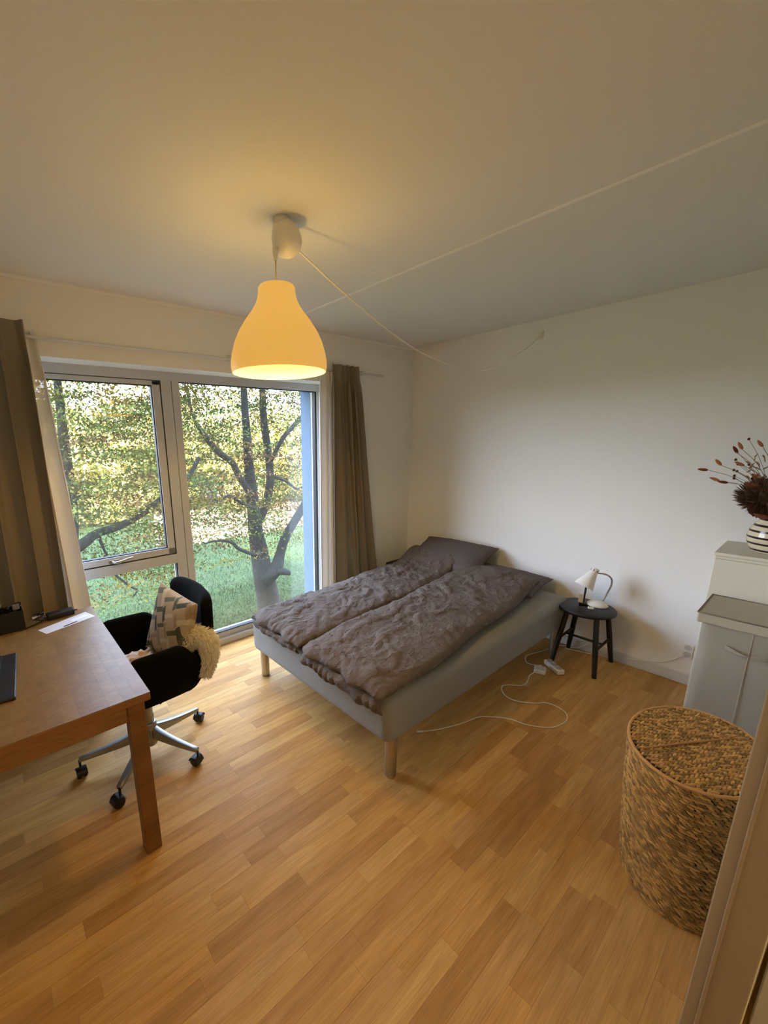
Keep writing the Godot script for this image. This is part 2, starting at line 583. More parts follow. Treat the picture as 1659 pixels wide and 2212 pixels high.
# ---------------------------------------------------------------- window
func window():
	var zf := -2.93
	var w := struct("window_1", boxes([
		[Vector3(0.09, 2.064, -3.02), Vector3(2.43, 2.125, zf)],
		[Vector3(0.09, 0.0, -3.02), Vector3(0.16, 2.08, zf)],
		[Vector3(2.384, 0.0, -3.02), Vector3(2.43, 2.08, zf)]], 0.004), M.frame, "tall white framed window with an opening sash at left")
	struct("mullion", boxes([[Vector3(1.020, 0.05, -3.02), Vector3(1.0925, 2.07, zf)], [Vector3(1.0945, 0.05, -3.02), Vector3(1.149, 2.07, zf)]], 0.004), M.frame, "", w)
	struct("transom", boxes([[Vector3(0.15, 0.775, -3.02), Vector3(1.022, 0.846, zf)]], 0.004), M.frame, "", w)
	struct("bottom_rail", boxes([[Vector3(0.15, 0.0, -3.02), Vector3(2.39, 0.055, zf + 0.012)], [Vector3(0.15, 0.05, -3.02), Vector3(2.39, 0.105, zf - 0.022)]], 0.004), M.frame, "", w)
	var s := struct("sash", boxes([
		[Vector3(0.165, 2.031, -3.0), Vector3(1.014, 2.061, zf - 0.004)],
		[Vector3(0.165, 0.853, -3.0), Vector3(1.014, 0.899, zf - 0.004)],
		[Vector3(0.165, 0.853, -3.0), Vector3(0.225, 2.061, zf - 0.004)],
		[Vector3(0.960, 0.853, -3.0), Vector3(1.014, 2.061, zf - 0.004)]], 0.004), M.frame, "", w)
	struct("gasket", boxes([
		[Vector3(0.22, 2.026, -2.975), Vector3(0.962, 2.032, zf - 0.012)],
		[Vector3(0.22, 0.898, -2.975), Vector3(0.962, 0.905, zf - 0.012)],
		[Vector3(0.953, 0.898, -2.975), Vector3(0.961, 2.03, zf - 0.012)],
		[Vector3(0.16, 2.061, -2.99), Vector3(1.018, 2.0645, zf - 0.004)],
		[Vector3(0.16, 0.8465, -2.99), Vector3(1.018, 0.852, zf - 0.004)],
		[Vector3(1.0145, 0.85, -2.99), Vector3(1.0195, 2.06, zf - 0.004)]], 0.001), M.rubber, "", s)
	struct("gasket", boxes([
		[Vector3(2.368, 0.10, -2.985), Vector3(2.385, 2.065, zf - 0.010)],
		[Vector3(1.012, 0.10, -2.985), Vector3(1.021, 0.776, zf - 0.010)],
		[Vector3(1.149, 2.060, -2.985), Vector3(2.385, 2.065, zf - 0.010)],
		[Vector3(1.149, 0.104, -2.985), Vector3(2.385, 0.112, zf - 0.010)]], 0.001), M.rubber, "", w)
	var glass := mat(Color(0.92, 0.97, 0.96, 0.05), 0.02)
	glass.transparency = BaseMaterial3D.TRANSPARENCY_ALPHA
	struct("pane", boxes([[Vector3(0.22, 0.90, -2.97), Vector3(0.96, 2.03, -2.962)]], 0.001), glass, "", s)
	struct("pane", boxes([[Vector3(0.155, 0.105, -2.975), Vector3(1.018, 0.775, -2.967)]], 0.001), glass, "", w)
	struct("pane", boxes([[Vector3(1.149, 0.105, -2.975), Vector3(2.384, 2.064, -2.967)]], 0.001), glass, "", w)
	# handle: a plate and a lever that lies along the bottom of the sash
	var hp := join([[rbox(Vector3(0.07, 0.026, 0.012), 0.004), Transform3D(Basis(), Vector3(0.585, 0.872, zf + 0.002))],
		[tube([Vector3(0.575, 0.872, zf + 0.006), Vector3(0.582, 0.870, zf + 0.035), Vector3(0.615, 0.874, zf + 0.047), Vector3(0.66, 0.884, zf + 0.046), Vector3(0.70, 0.888, zf + 0.040)], [0.009, 0.009, 0.009, 0.008, 0.006], 10, 4), Transform3D()]])
	struct("handle", hp, M.aluminium, "", s)

# ---------------------------------------------------------------- curtains
func drape(x0: float, x1: float, b0: float, b1: float, top: float, bottom: float, z: float, folds: float, depth: float, ph: float) -> ArrayMesh:
	return slab(150, 40, func(u: float, v: float) -> Vector3:
		var y := lerpf(bottom, top, v)
		var x := lerpf(lerpf(b0, b1, u), lerpf(x0, x1, u), pow(v, 0.8))
		var s := u * folds * TAU + ph + 0.5 * sin(u * 9.0 + ph) + 0.25 * sin(v * 3.0 + u * 4.0)
		var gather := 0.55 + 0.45 * smoothstep(0.0, 0.12, 1.0 - v)
		var pin := 1.0 - 0.25 * exp(-pow((v - 0.955) / 0.02, 2.0))
		return Vector3(x + 0.022 * cos(s * 1.0) * gather * pin, y, z + depth * sin(s) * gather * pin + 0.006 * sin(s * 2.3 + 1.0)),
		func(_u: float, _v: float) -> float: return 0.0016)

func curtains():
	var rail := tube([Vector3(-0.42, 2.207, -2.735), Vector3(3.02, 2.212, -2.735)], 0.009, 10)
	var r := thing("curtain_rail", "thin white curtain rail above the window", "curtain rail")
	obj("rod", rail, M.white_paint, r)
	for x in [0.30, 1.45, 2.75]:
		obj("bracket", boxes([[Vector3(x - 0.012, 2.20, -2.764), Vector3(x + 0.012, 2.235, -2.728)]], 0.003), M.white_paint, r)
	tag(obj("curtain", drape(2.35, 2.645, 2.345, 2.985, 2.255, 0.02, -2.690, 4.0, 0.032, 0.6), M.curtain), "beige curtain drawn to the right of the window behind the bed", "curtain", "beige side curtains")
	tag(obj("curtain", drape(-0.40, 0.262, -0.42, 0.235, 2.270, 0.02, -2.680, 6.0, 0.034, 2.2), M.curtain), "beige curtain drawn to the left of the window behind the desk", "curtain", "beige side curtains")
	tag(obj("sheer_curtain", drape(2.262, 2.44, 2.25, 2.44, 2.20, 0.02, -2.738, 3.0, 0.014, 0.9), M.sheer), "narrow sheer white curtain beside the right beige curtain", "curtain", "sheer white curtains")
	tag(obj("sheer_curtain", drape(0.05, 0.315, 0.05, 0.405, 2.20, 0.02, -2.738, 4.0, 0.014, 2.0), M.sheer), "wide sheer white curtain beside the left beige curtain", "curtain", "sheer white curtains")

# ---------------------------------------------------------------- bed
var ridge := FastNoiseLite.new()
func crease(x: float, z: float, s: float) -> float:
	# long soft folds, warped, with sharper pleats of several sizes on top
	var wx := x + 0.35 * ridge.get_noise_2d(x * 0.9 + 31.0 + s, z * 0.9)
	var wz := z + 0.35 * ridge.get_noise_2d(x * 0.9, z * 0.9 + 57.0 + s)
	var a := 1.0 - absf(ridge.get_noise_2d(wx * 0.75 + s, wz * 1.35 - s)) * 3.2
	var b := 1.0 - absf(ridge.get_noise_2d(wz * 1.5 + 40.0 + s, wx * 1.9 + wz * 0.9)) * 3.0
	var c := 1.0 - absf(ridge.get_noise_2d(wx * 2.7 + wz * 2.4, wz * 3.6 - wx * 1.1 + s)) * 2.8
	return 0.42 * pow(maxf(a, 0.0), 2.0) + 0.34 * pow(maxf(b, 0.0), 2.5) + 0.14 * pow(maxf(c, 0.0), 2.5)

# thin sharp creases in all directions, as relief
func crease_tex(n: int, s: int) -> ImageTexture:
	var p := FastNoiseLite.new()
	p.seed = s
	p.noise_type = FastNoiseLite.TYPE_SIMPLEX_SMOOTH
	p.frequency = 0.0065
	p.fractal_type = FastNoiseLite.FRACTAL_RIDGED
	p.fractal_octaves = 4
	p.fractal_gain = 0.55
	p.domain_warp_enabled = true
	p.domain_warp_amplitude = 45.0
	p.domain_warp_frequency = 0.006
	var im := Image.create(n, n, true, Image.FORMAT_L8)
	var bw := n / 8
	for y in n:
		for x in n:
			var a := p.get_noise_2d(x, y * 1.25)
			var tx := clampf(float(x - n + bw) / bw, 0.0, 1.0)
			var ty := clampf(float(y - n + bw) / bw, 0.0, 1.0)
			if tx > 0:
				a = lerpf(a, p.get_noise_2d(x - n, y * 1.25), tx)
			if ty > 0:
				a = lerpf(a, p.get_noise_2d(x, (y - n) * 1.25), ty)
			var g := clampf(a * 0.5 + 0.5, 0.0, 1.0)
			g = g * g
			im.set_pixel(x, y, Color(g, g, g))
	im.generate_mipmaps()
	return ImageTexture.create_from_image(im)

func duvet_mesh(x0: float, x1: float, z0: float, z1: float, drift: float, base: float, thick: float, lift: Callable, s: float) -> ArrayMesh:
	return slab(300, 120, func(u: float, v: float) -> Vector3:
		var wob := 0.012 * sin(v * 11.0 + s) * (1.0 - u) + 0.010 * sin(v * 23.0 + s * 2.0) * (1.0 - u)
		var x := lerpf(x0 + wob, x1, u)
		var side := (v - 0.5) * 2.0
		var z := lerpf(z0, z1, v) + drift * (x - x0) + 0.010 * sin(u * 13.0 + s) * side
		var crown := sqrt(maxf(0.0, 1.0 - pow(absf(side), 4.0))) * sqrt(maxf(0.0, 1.0 - pow(1.0 - minf(u / 0.06, 1.0), 2.0)) + 0.02)
		var y: float = base + thick * (0.45 + 0.55 * crown) + lift.call(u, v)
		y += crease(x * 3.4, z * 3.4, s) * 0.030 * (0.35 + 0.65 * crown)
		return Vector3(x, y, z),
		func(u: float, v: float) -> float: return 0.5 * thick * puff(u, v, 0.05, 0.22))

func pillow_mesh(sx: float, sy: float, thick: float, s: float) -> ArrayMesh:
	return slab(40, 40, func(u: float, v: float) -> Vector3:
		var a := u * 2.0 - 1.0
		var b := v * 2.0 - 1.0
		var pinch := 1.0 - 0.07 * (1.0 - a * a) * b * b
		var pinch2 := 1.0 - 0.07 * (1.0 - b * b) * a * a
		return Vector3(a * sx / 2 * pinch2, 0.006 * crease(a * 2.0, b * 2.0, s), b * sy / 2 * pinch),
		func(u: float, v: float) -> float:
			var a := 1.0 - pow(absf(u * 2.0 - 1.0), 2.2)
			var b := 1.0 - pow(absf(v * 2.0 - 1.0), 2.2)
			return thick / 2 * pow(a * b, 0.5) + 0.003)

func bed():
	ridge.seed = 12
	ridge.frequency = 0.55
	ridge.fractal_octaves = 2
	var b := thing("bed", "low box spring bed with grey cover and steel legs", "bed", Vector3(2.32, 0, -1.725))
	var base := rbox(Vector3(2.06, 0.25, 1.27), 0.055, 5)
	obj("mattress_base", base, M.bed_base, b, Vector3(0, 0.335, 0))
	for x in [-0.955, 0.93]:
		for z in [-0.585, 0.59]:
			obj("leg", lathe([Vector2(0, 0.0), Vector2(0.026, 0.0), Vector2(0.029, 0.004), Vector2(0.031, 0.22), Vector2(0, 0.22)], 24), M.steel, b, Vector3(x, 0, z))
	var none := func(_u: float, _v: float) -> float: return 0.0
	var rise := func(u: float, _v: float) -> float: return 0.035 * smoothstep(0.75, 0.95, u)
	var risel := func(u: float, v: float) -> float: return 0.11 * smoothstep(0.80, 0.99, u)
	var dl := thing("duvet", "brown grey crumpled duvet on the window half of the bed", "duvet", Vector3.ZERO, 0, "two duvets on the bed")
	obj("cover", duvet_mesh(1.245, 3.20, -1.735, -2.27, -0.085, 0.462, 0.055, risel, 3.0), M.duvet, dl)
	var dr := thing("duvet", "brown grey crumpled duvet on the stool side of the bed", "duvet", Vector3.ZERO, 0, "two duvets on the bed")
	obj("cover", duvet_mesh(1.235, 3.26, -1.085, -1.70, -0.10, 0.462, 0.060, rise, 8.0), M.duvet, dr)
	# the near end of the duvet hangs over the foot of the bed in crumpled folds
	obj("fold", slab(120, 14, func(u: float, v: float) -> Vector3:
		var z := lerpf(-1.11, -1.69, u)
		var y := lerpf(0.40 + 0.012 * sin(u * 17.0) + 0.02 * u, 0.485, v)
		return Vector3(1.262 - 0.03 * sin(v * PI) + 0.010 * sin(u * 60.0 + 4.0 * sin(u * 9.0)) * (1.0 - v), y, z),
		func(u: float, v: float) -> float: return 0.010 * puff(u, v, 0.1, 0.3)), M.duvet, dr)
	obj("fold", slab(80, 8, func(u: float, v: float) -> Vector3:
		var z := lerpf(-1.76, -2.25, u)
		var y := lerpf(0.435 + 0.008 * sin(u * 15.0), 0.485, v)
		return Vector3(1.268 - 0.02 * sin(v * PI) + 0.006 * sin(u * 40.0) * (1.0 - v), y, z),
		func(u: float, v: float) -> float: return 0.008 * puff(u, v, 0.1, 0.3)), M.duvet, dl)
	var p1 := tag(obj("pillow", pillow_mesh(0.50, 0.70, 0.17, 1.0), M.pillow), "dark grey pillow propped under the window side duvet", "pillow", "pillows at the head of the bed")
	p1.position = Vector3(3.19, 0.595, -2.06)
	p1.rotation = Vector3(0, 0.06, 0.38)
	var p2 := tag(obj("pillow", pillow_mesh(0.42, 0.62, 0.13, 5.0), M.pillow), "dark grey pillow poking out beside the stool", "pillow", "pillows at the head of the bed")
	p2.position = Vector3(3.21, 0.505, -1.56)
	p2.rotation = Vector3(0, 0.05, 0.10)
	# a dark night table squeezed in between bed and window wall
	var nt := thing("night_table", "black low table hidden behind the window side of the bed", "side table", Vector3(3.26, 0, -2.56))
	obj("tabletop", rbox(Vector3(0.34, 0.025, 0.30), 0.004), M.dark_wood, nt, Vector3(0, 0.40, 0))
	for x in [-0.14, 0.14]:
		for z in [-0.12, 0.12]:
			obj("leg", rbox(Vector3(0.03, 0.388, 0.03), 0.003), M.dark_wood, nt, Vector3(x, 0.194, z))

# ---------------------------------------------------------------- desk and what lies on it
func desk():
	var g := wood_tex(55, 0.16)
	var mats := []
	for c in [Color(0.585, 0.455, 0.265), Color(0.565, 0.435, 0.25), Color(0.605, 0.475, 0.28), Color(0.575, 0.445, 0.255), Color(0.59, 0.465, 0.27)]:
		var m := mat(c, 0.4)
		m.albedo_texture = g
		m.uv1_triplanar = true
		m.uv1_world_triplanar = true
		m.uv1_scale = Vector3(2.6, 2.6, 1.1)
		m.uv1_offset = Vector3(mats.size() * 0.31, 0, mats.size() * 0.17)
		m.uv1_triplanar_sharpness = 8.0
		mats.append(m)
	var solid := mat(Color(0.53, 0.345, 0.175), 0.45)
	var d := thing("desk", "oiled beech desk with square legs at left", "desk", Vector3(-0.02, 0, -2.01))
	# top 0.76 x 1.09 m
	var top := obj("tabletop", rbox(Vector3(0.754, 0.030, 1.086), 0.004, 1), solid, d, Vector3(0, 0.711, 0))
	var x := -0.377
	var k := 0
	while x < 0.376:
		var wv := 0.047125
		var z := -0.543 - rng.randf() * 0.2
		while z < 0.542:
			var ln := 0.22 + rng.randf() * 0.16
			if 0.543 - (z + ln) < 0.07:
				ln = 0.543 - z + 0.001
			var a := maxf(z, -0.543)
			var b := minf(z + ln, 0.543)
			if b - a > 0.02:
				obj("stave", rbox(Vector3(wv - 0.0001, 0.005, b - a - 0.0001), 0.0002, 1), mats[rng.randi() % 5], top, Vector3(x + wv / 2, 0.0165, (a + b) / 2))
			z += ln
		x += wv
		k += 1
	var turned := func(m: StandardMaterial3D) -> StandardMaterial3D:
		var t: StandardMaterial3D = m.duplicate()
		t.albedo_texture = g
		t.uv1_triplanar = true
		t.uv1_world_triplanar = true
		t.uv1_scale = Vector3(1.0, 1.0, 3.0)
		return t
	var legm: StandardMaterial3D = turned.call(solid)
	for sx in [-0.325, 0.325]:
		for sz in [-0.498, 0.498]:
			obj("leg", rbox(Vector3(0.062, 0.696, 0.062), 0.004, 1), legm, d, Vector3(sx, 0.348, sz))
	var apron := mat(Color(0.63, 0.44, 0.24), 0.45)
	for sz in [-0.505, 0.505]:
		obj("apron", rbox(Vector3(0.59, 0.075, 0.022), 0.003, 1), turned.call(apron), d, Vector3(0, 0.657, sz))
	for sx in [-0.33, 0.33]:
		obj("apron", rbox(Vector3(0.022, 0.075, 0.935), 0.003, 1), turned.call(apron), d, Vector3(sx, 0.657, 0))
	var y := 0.730
	# laptop keyboard half, its edge and rows of keys just inside the frame
	var lp := thing("keyboard", "black keyboard with a grey edge on the desk", "keyboard", Vector3(-0.135, y, -1.945), -0.06)
	obj("body", rbox(Vector3(0.20, 0.014, 0.41), 0.005), mat(Color(0.20, 0.21, 0.22), 0.4, 0.4), lp, Vector3(0, 0.007, 0))
	obj("deck", rbox(Vector3(0.14, 0.004, 0.40), 0.001), M.black_plastic, lp, Vector3(-0.025, 0.0145, 0))
	for i in 6:
		for j in 18:
			obj("key", rbox(Vector3(0.018, 0.006, 0.018), 0.0015, 1), M.black_plastic, lp, Vector3(-0.080 + i * 0.0215, 0.0185, -0.187 + j * 0.022))
	# long white envelope sheet
	var pa := thing("paper_slip", "white folded paper slip on the desk corner", "paper", Vector3(0.205, y, -2.388), 0.0)
	obj("sheet", flat_slab([Vector2(-0.128, 0.012), Vector2(0.107, -0.093), Vector2(0.139, 0.009), Vector2(-0.098, 0.091)], 0.0012), mat(Color(0.86, 0.85, 0.87), 0.7), pa, Vector3(0, 0.0014, 0))
	var win := obj("address_panel", flat_slab([Vector2(0.02, -0.020), Vector2(0.10, -0.056), Vector2(0.113, -0.022), Vector2(0.03, 0.012)], 0.0004), mat(Color(0.94, 0.93, 0.95), 0.5), pa, Vector3(0, 0.0018, 0))
	obj("dark_mark", flat_slab([Vector2(-0.02, 0.044), Vector2(0.045, 0.016), Vector2(0.05, 0.026), Vector2(-0.015, 0.055)], 0.0004), M.black_plastic, pa, Vector3(0, 0.0018, 0))
	# power adapter with its cords
	var ad := thing("power_adapter", "black power brick with bundled cord on the desk", "adapter", Vector3(0.195, y, -2.505), 0.12)
	obj("brick", rbox(Vector3(0.13, 0.032, 0.055), 0.006), M.black_plastic, ad, Vector3(0, 0.016, 0))
	obj("strain_relief", tube([Vector3(0.062, 0.016, 0), Vector3(0.085, 0.014, 0)], [0.006, 0.0035], 10), M.black_plastic, ad)
	var coil := []
	for i in 40:
		var a := i * 0.52
		coil.append(Vector3(-0.105 + 0.028 * cos(a), 0.022 + 0.012 * sin(a * 0.7) + 0.0006 * i, 0.012 + 0.020 * sin(a)))
	obj("cord", tube(coil, 0.0036, 6, 3), M.black_plastic, ad)
	obj("cord", tube([Vector3(-0.07, 0.014, 0.0), Vector3(-0.12, 0.006, 0.03), Vector3(-0.16, 0.005, 0.045), Vector3(-0.20, 0.005, 0.06)], 0.0032, 6, 4), M.black_plastic, ad)
	obj("plug", join([[rbox(Vector3(0.026, 0.014, 0.018), 0.004), Transform3D(Basis(), Vector3(-0.125, 0.040, 0.022))], [tube([Vector3(-0.112, 0.04, 0.022), Vector3(-0.098, 0.043, 0.024)], 0.003, 8), Transform3D()]]), M.steel, ad)
	# black box full of cables and plugs
	var bx := thing("cable_box", "black box full of cables on the desk", "box", Vector3(-0.10, y, -2.485), 0.03)
	obj("box_body", boxes([
		[Vector3(-0.13, 0.0, -0.055), Vector3(0.13, 0.004, 0.055)],
		[Vector3(-0.13, 0.0, 0.051), Vector3(0.13, 0.105, 0.055)],
		[Vector3(-0.13, 0.0, -0.055), Vector3(0.13, 0.105, -0.051)],
		[Vector3(0.126, 0.0, -0.055), Vector3(0.13, 0.105, 0.055)],
		[Vector3(-0.13, 0.0, -0.055), Vector3(-0.126, 0.105, 0.055)]], 0.001), M.black_plastic, bx)
	for q in 5:
		var loop := []
		for i in 16:
			var a := i * TAU / 10.0
			loop.append(Vector3(-0.10 + q * 0.05 + 0.030 * cos(a), 0.095 + 0.03 * sin(a * 0.5 + q), 0.03 * sin(a + q)))
		obj("cable", tube(loop, 0.004, 6, 3), M.black_plastic, bx)
	obj("plug", rbox(Vector3(0.03, 0.026, 0.026), 0.006), mat(Color(0.45, 0.45, 0.45), 0.4), bx, Vector3(0.105, 0.115, 0.01))
	obj("plug", tube([Vector3(0.02, 0.10, 0.02), Vector3(0.045, 0.145, 0.0)], [0.009, 0.007], 8), mat(Color(0.55, 0.53, 0.50), 0.4), bx)

# ---------------------------------------------------------------- swivel tub chair and what lies on it
func chair():
	var c := thing("swivel_chair", "black upholstered swivel armchair on a five star base", "chair", Vector3(0.47, 0, -2.04))
	var fab: Material = M.black_fabric
	# seat: a shallow padded bucket
	obj("seat", slab(24, 24, func(u: float, v: float) -> Vector3:
		var a := u * 2.0 - 1.0
		var b := v * 2.0 - 1.0
		return Vector3(a * 0.245 + 0.01, 0.455 + 0.03 * a * a + 0.04 * b * b * b * b, -b * 0.235),
		func(u: float, v: float) -> float: return 0.035 * puff(u, v, 0.12, 0.2)), fab, c)
	# arms: padded side panels rising from under the seat, leaning outwards
	for s in [-1.0, 1.0]:
		obj("armrest", slab(26, 26, func(u: float, v: float) -> Vector3:
			# u runs from front to rear, v from below the seat to the top of the arm
			var front := -0.135 + 0.03 * (1.0 - v)
			var rear := lerpf(0.19, 0.245, pow(v, 0.5)) - 0.07 * smoothstep(0.65, 1.0, v)
			var xx := lerpf(front, rear, u)
			var round_front := 0.035 * pow(1.0 - minf(u / 0.2, 1.0), 2.0)
			var round_rear := 0.06 * pow(maxf(0.0, (u - 0.75) / 0.25), 2.0)
			var yy := lerpf(0.405, 0.715 - round_front - round_rear, v)
			var out := 0.12 + 0.135 * sqrt(clampf(v * 2.4, 0.0, 1.0)) + 0.012 * v - 0.02 * pow(u, 3.0)
			return Vector3(xx, yy, out * s),
			func(u: float, v: float) -> float: return 0.026 * puff(u, v, 0.13, 0.25)), fab, c)
	# back: a padded panel that curls up behind the seat
	obj("backrest", slab(26, 26, func(u: float, v: float) -> Vector3:
		var a := u * 2.0 - 1.0
		var wdt := lerpf(0.20, 0.245, smoothstep(0.0, 0.4, v))
		var yy := lerpf(0.43, 0.905 - 0.05 * pow(absf(a), 10.0), v)
		return Vector3(0.16 + 0.115 * sqrt(clampf(v * 2.2, 0.0, 1.0)) + 0.055 * v - 0.055 * a * a * v, yy, -a * wdt),
		func(u: float, v: float) -> float: return 0.03 * puff(u, v, 0.07, 0.4)), fab, c)
	# pedestal and star
	obj("gas_column", lathe([Vector2(0, 0.40), Vector2(0.028, 0.40), Vector2(0.028, 0.25), Vector2(0.031, 0.25), Vector2(0.031, 0.19), Vector2(0, 0.19)], 20), M.aluminium, c)
	obj("hub", lathe([Vector2(0, 0.075), Vector2(0.034, 0.075), Vector2(0.038, 0.09), Vector2(0.040, 0.20), Vector2(0.034, 0.212), Vector2(0, 0.212)], 24), M.aluminium, c)
	obj("tilt_lever", tube([Vector3(0.0, 0.405, 0.02), Vector3(0.02, 0.40, 0.14), Vector3(0.03, 0.395, 0.17)], 0.007, 8, 3), M.black_plastic, c)
	var spots := [Vector2(0.300, -0.085), Vector2(0.165, 0.235), Vector2(-0.215, 0.230), Vector2(-0.330, -0.083), Vector2(-0.015, -0.33)]
	for i in 5:
		var q: Vector2 = spots[i]
		var d := Vector3(q.x, 0, q.y)
		var far := d.length()
		var dir := d / far
		var side := dir.cross(Vector3.UP)
		obj("star_leg", sheet(16, 14, func(u: float, v: float) -> Vector3:
			var t := clampf((v * 14.0 - 1.0) / 12.0, 0.0, 1.0)
			var r := lerpf(0.02, far, t)
			var hw := lerpf(0.024, 0.0135, t)
			var hh := lerpf(0.040, 0.011, sqrt(t))
			var yc := lerpf(0.150, 0.094, t) - 0.02 * sin(t * PI) * 0.3
			var a := u * TAU
			var e := 0.0 if v < 0.01 or v > 0.99 else 1.0
			var ca := signf(cos(a)) * pow(absf(cos(a)), 0.55)
			var sa := signf(sin(a)) * pow(absf(sin(a)), 0.55)
			return dir * r + side * hw * ca * e + Vector3(0, yc + hh * sa * e, 0), true), M.aluminium, c)
		var cs := obj("caster", lathe([Vector2(0, 0.035), Vector2(0.006, 0.035), Vector2(0.006, 0.09), Vector2(0, 0.09)], 10), M.black_plastic, c, Vector3(q.x, 0, q.y))
		var sp := 0.7 + i * 1.35
		var ax := Basis(Vector3.UP, sp)
		for k in [-1.0, 1.0]:
			var wheel := lathe([Vector2(0, -0.010), Vector2(0.021, -0.010), Vector2(0.0265, -0.006), Vector2(0.0265, 0.006), Vector2(0.021, 0.010), Vector2(0.008, 0.0105), Vector2(0, 0.008)], 22)
			var wo := obj("wheel", wheel, M.black_plastic, cs)
			wo.transform = Transform3D(ax * Basis(Vector3.RIGHT, PI / 2), ax * Vector3(0.014, 0, 0.013 * k) + Vector3(0, 0.0275, 0))
		var hood := obj("hood", sheet(14, 6, func(u: float, v: float) -> Vector3:
			var a := u * PI
			return Vector3(0.014 + 0.030 * cos(a), 0.0275 + 0.030 * sin(a), lerpf(-0.024, 0.024, v)), false), M.black_plastic, cs)
		hood.transform = Transform3D(ax, Vector3.ZERO)
	# patterned cushion leaning on the back
	var cu := tag(obj("cushion", slab(36, 36, func(u: float, v: float) -> Vector3:
		var a := u * 2.0 - 1.0
		var b := v * 2.0 - 1.0
		return Vector3(a * 0.18 * (1.0 - 0.09 * (1.0 - b * b)), b * 0.185 * (1.0 - 0.09 * (1.0 - a * a)), 0.02 * a * a),
		func(u: float, v: float) -> float:
			var a := 1.0 - pow(absf(u * 2.0 - 1.0), 2.0)
			var b := 1.0 - pow(absf(v * 2.0 - 1.0), 2.0)
			return 0.062 * pow(a * b, 0.45) + 0.003), cushion_material()), "beige cushion with green and grey blocks on the chair", "cushion")
	cu.position = Vector3(0.635, 0.722, -1.985)
	cu.basis = Basis(Vector3.UP, deg_to_rad(-80)) * Basis(Vector3.RIGHT, deg_to_rad(-17)) * Basis(Vector3.BACK, deg_to_rad(-5))
	# crumpled pale cloth on the seat
	tag(obj("cloth", slab(50, 40, func(u: float, v: float) -> Vector3:
		var x := lerpf(0.30, 0.60, u)
		var z := lerpf(-1.84, -2.18, v)
		var e := minf(minf(u, 1.0 - u), minf(v, 1.0 - v))
		return Vector3(x + 0.015 * sin(v * 9.0), 0.515 + 0.06 * smoothstep(0.0, 0.25, e) + 0.045 * crease(x * 6.0, z * 6.0, 2.0) * smoothstep(0.0, 0.1, e), z),
		func(_u: float, _v: float) -> float: return 0.004), relief(mat(Color(0.72, 0.63, 0.54), 0.9), M.fine, Vector3.ONE * 6.0, 0.1)), "pale beige cloth crumpled on the chair seat", "cloth")
	# sheepskin over the rear of the seat, hanging out beside the back
	var sk := thing("sheepskin", "cream sheepskin hanging out beside the chair back", "sheepskin")
	var spine := [Vector3(0.63, 0.66, -1.86), Vector3(0.70, 0.715, -1.82), Vector3(0.735, 0.685, -1.79), Vector3(0.728, 0.60, -1.775), Vector3(0.700, 0.53, -1.77)]
	var radii := [0.026, 0.038, 0.042, 0.030, 0.012]
	obj("hide", tube(spine, radii, 16, 6), mat(Color(0.80, 0.72, 0.58), 1.0), sk)
	var path := smooth_path(spine, 12)
	var xf := []
	var cols := []
	for i in 5200:
		var k := rng.randi_range(0, path.size() - 1)
		var t := float(k) / (path.size() - 1) * 4.0
		var r := lerpf(radii[int(minf(t, 3.0))], radii[int(minf(t, 3.0)) + 1], t - int(minf(t, 3.0)))
		var d := (path[mini(k + 1, path.size() - 1)] - path[maxi(k - 1, 0)]).normalized()
		var n := Vector3(rng.randfn(), rng.randfn(), rng.randfn())
		n = (n - d * n.dot(d)).normalized()
		var lean := (n * 0.8 + d * 0.55 + Vector3(0, -0.35, 0) + Vector3(rng.randfn(), rng.randfn(), rng.randfn()) * 0.22).normalized()
		var b := Basis.looking_at(lean, n if absf(n.dot(lean)) < 0.95 else d)
		xf.append(Transform3D(b.scaled_local(Vector3.ONE * rng.randf_range(0.55, 1.0)), path[k] + n * r * 0.9))
		var g := rng.randf_range(0.85, 1.05)
		cols.append(Color(0.93 * g, 0.86 * g, 0.73 * g).clamp())
	var tuft := tube([Vector3(0, 0, 0), Vector3(0, 0.003, -0.012), Vector3(0, 0.003, -0.024), Vector3(0, -0.002, -0.036)], [0.0022, 0.0020, 0.0013, 0.0002], 4)
	var wool := mat(Color.WHITE, 1.0)
	wool.vertex_color_use_as_albedo = true
	stuff("wool", tuft, wool, xf, cols, sk)

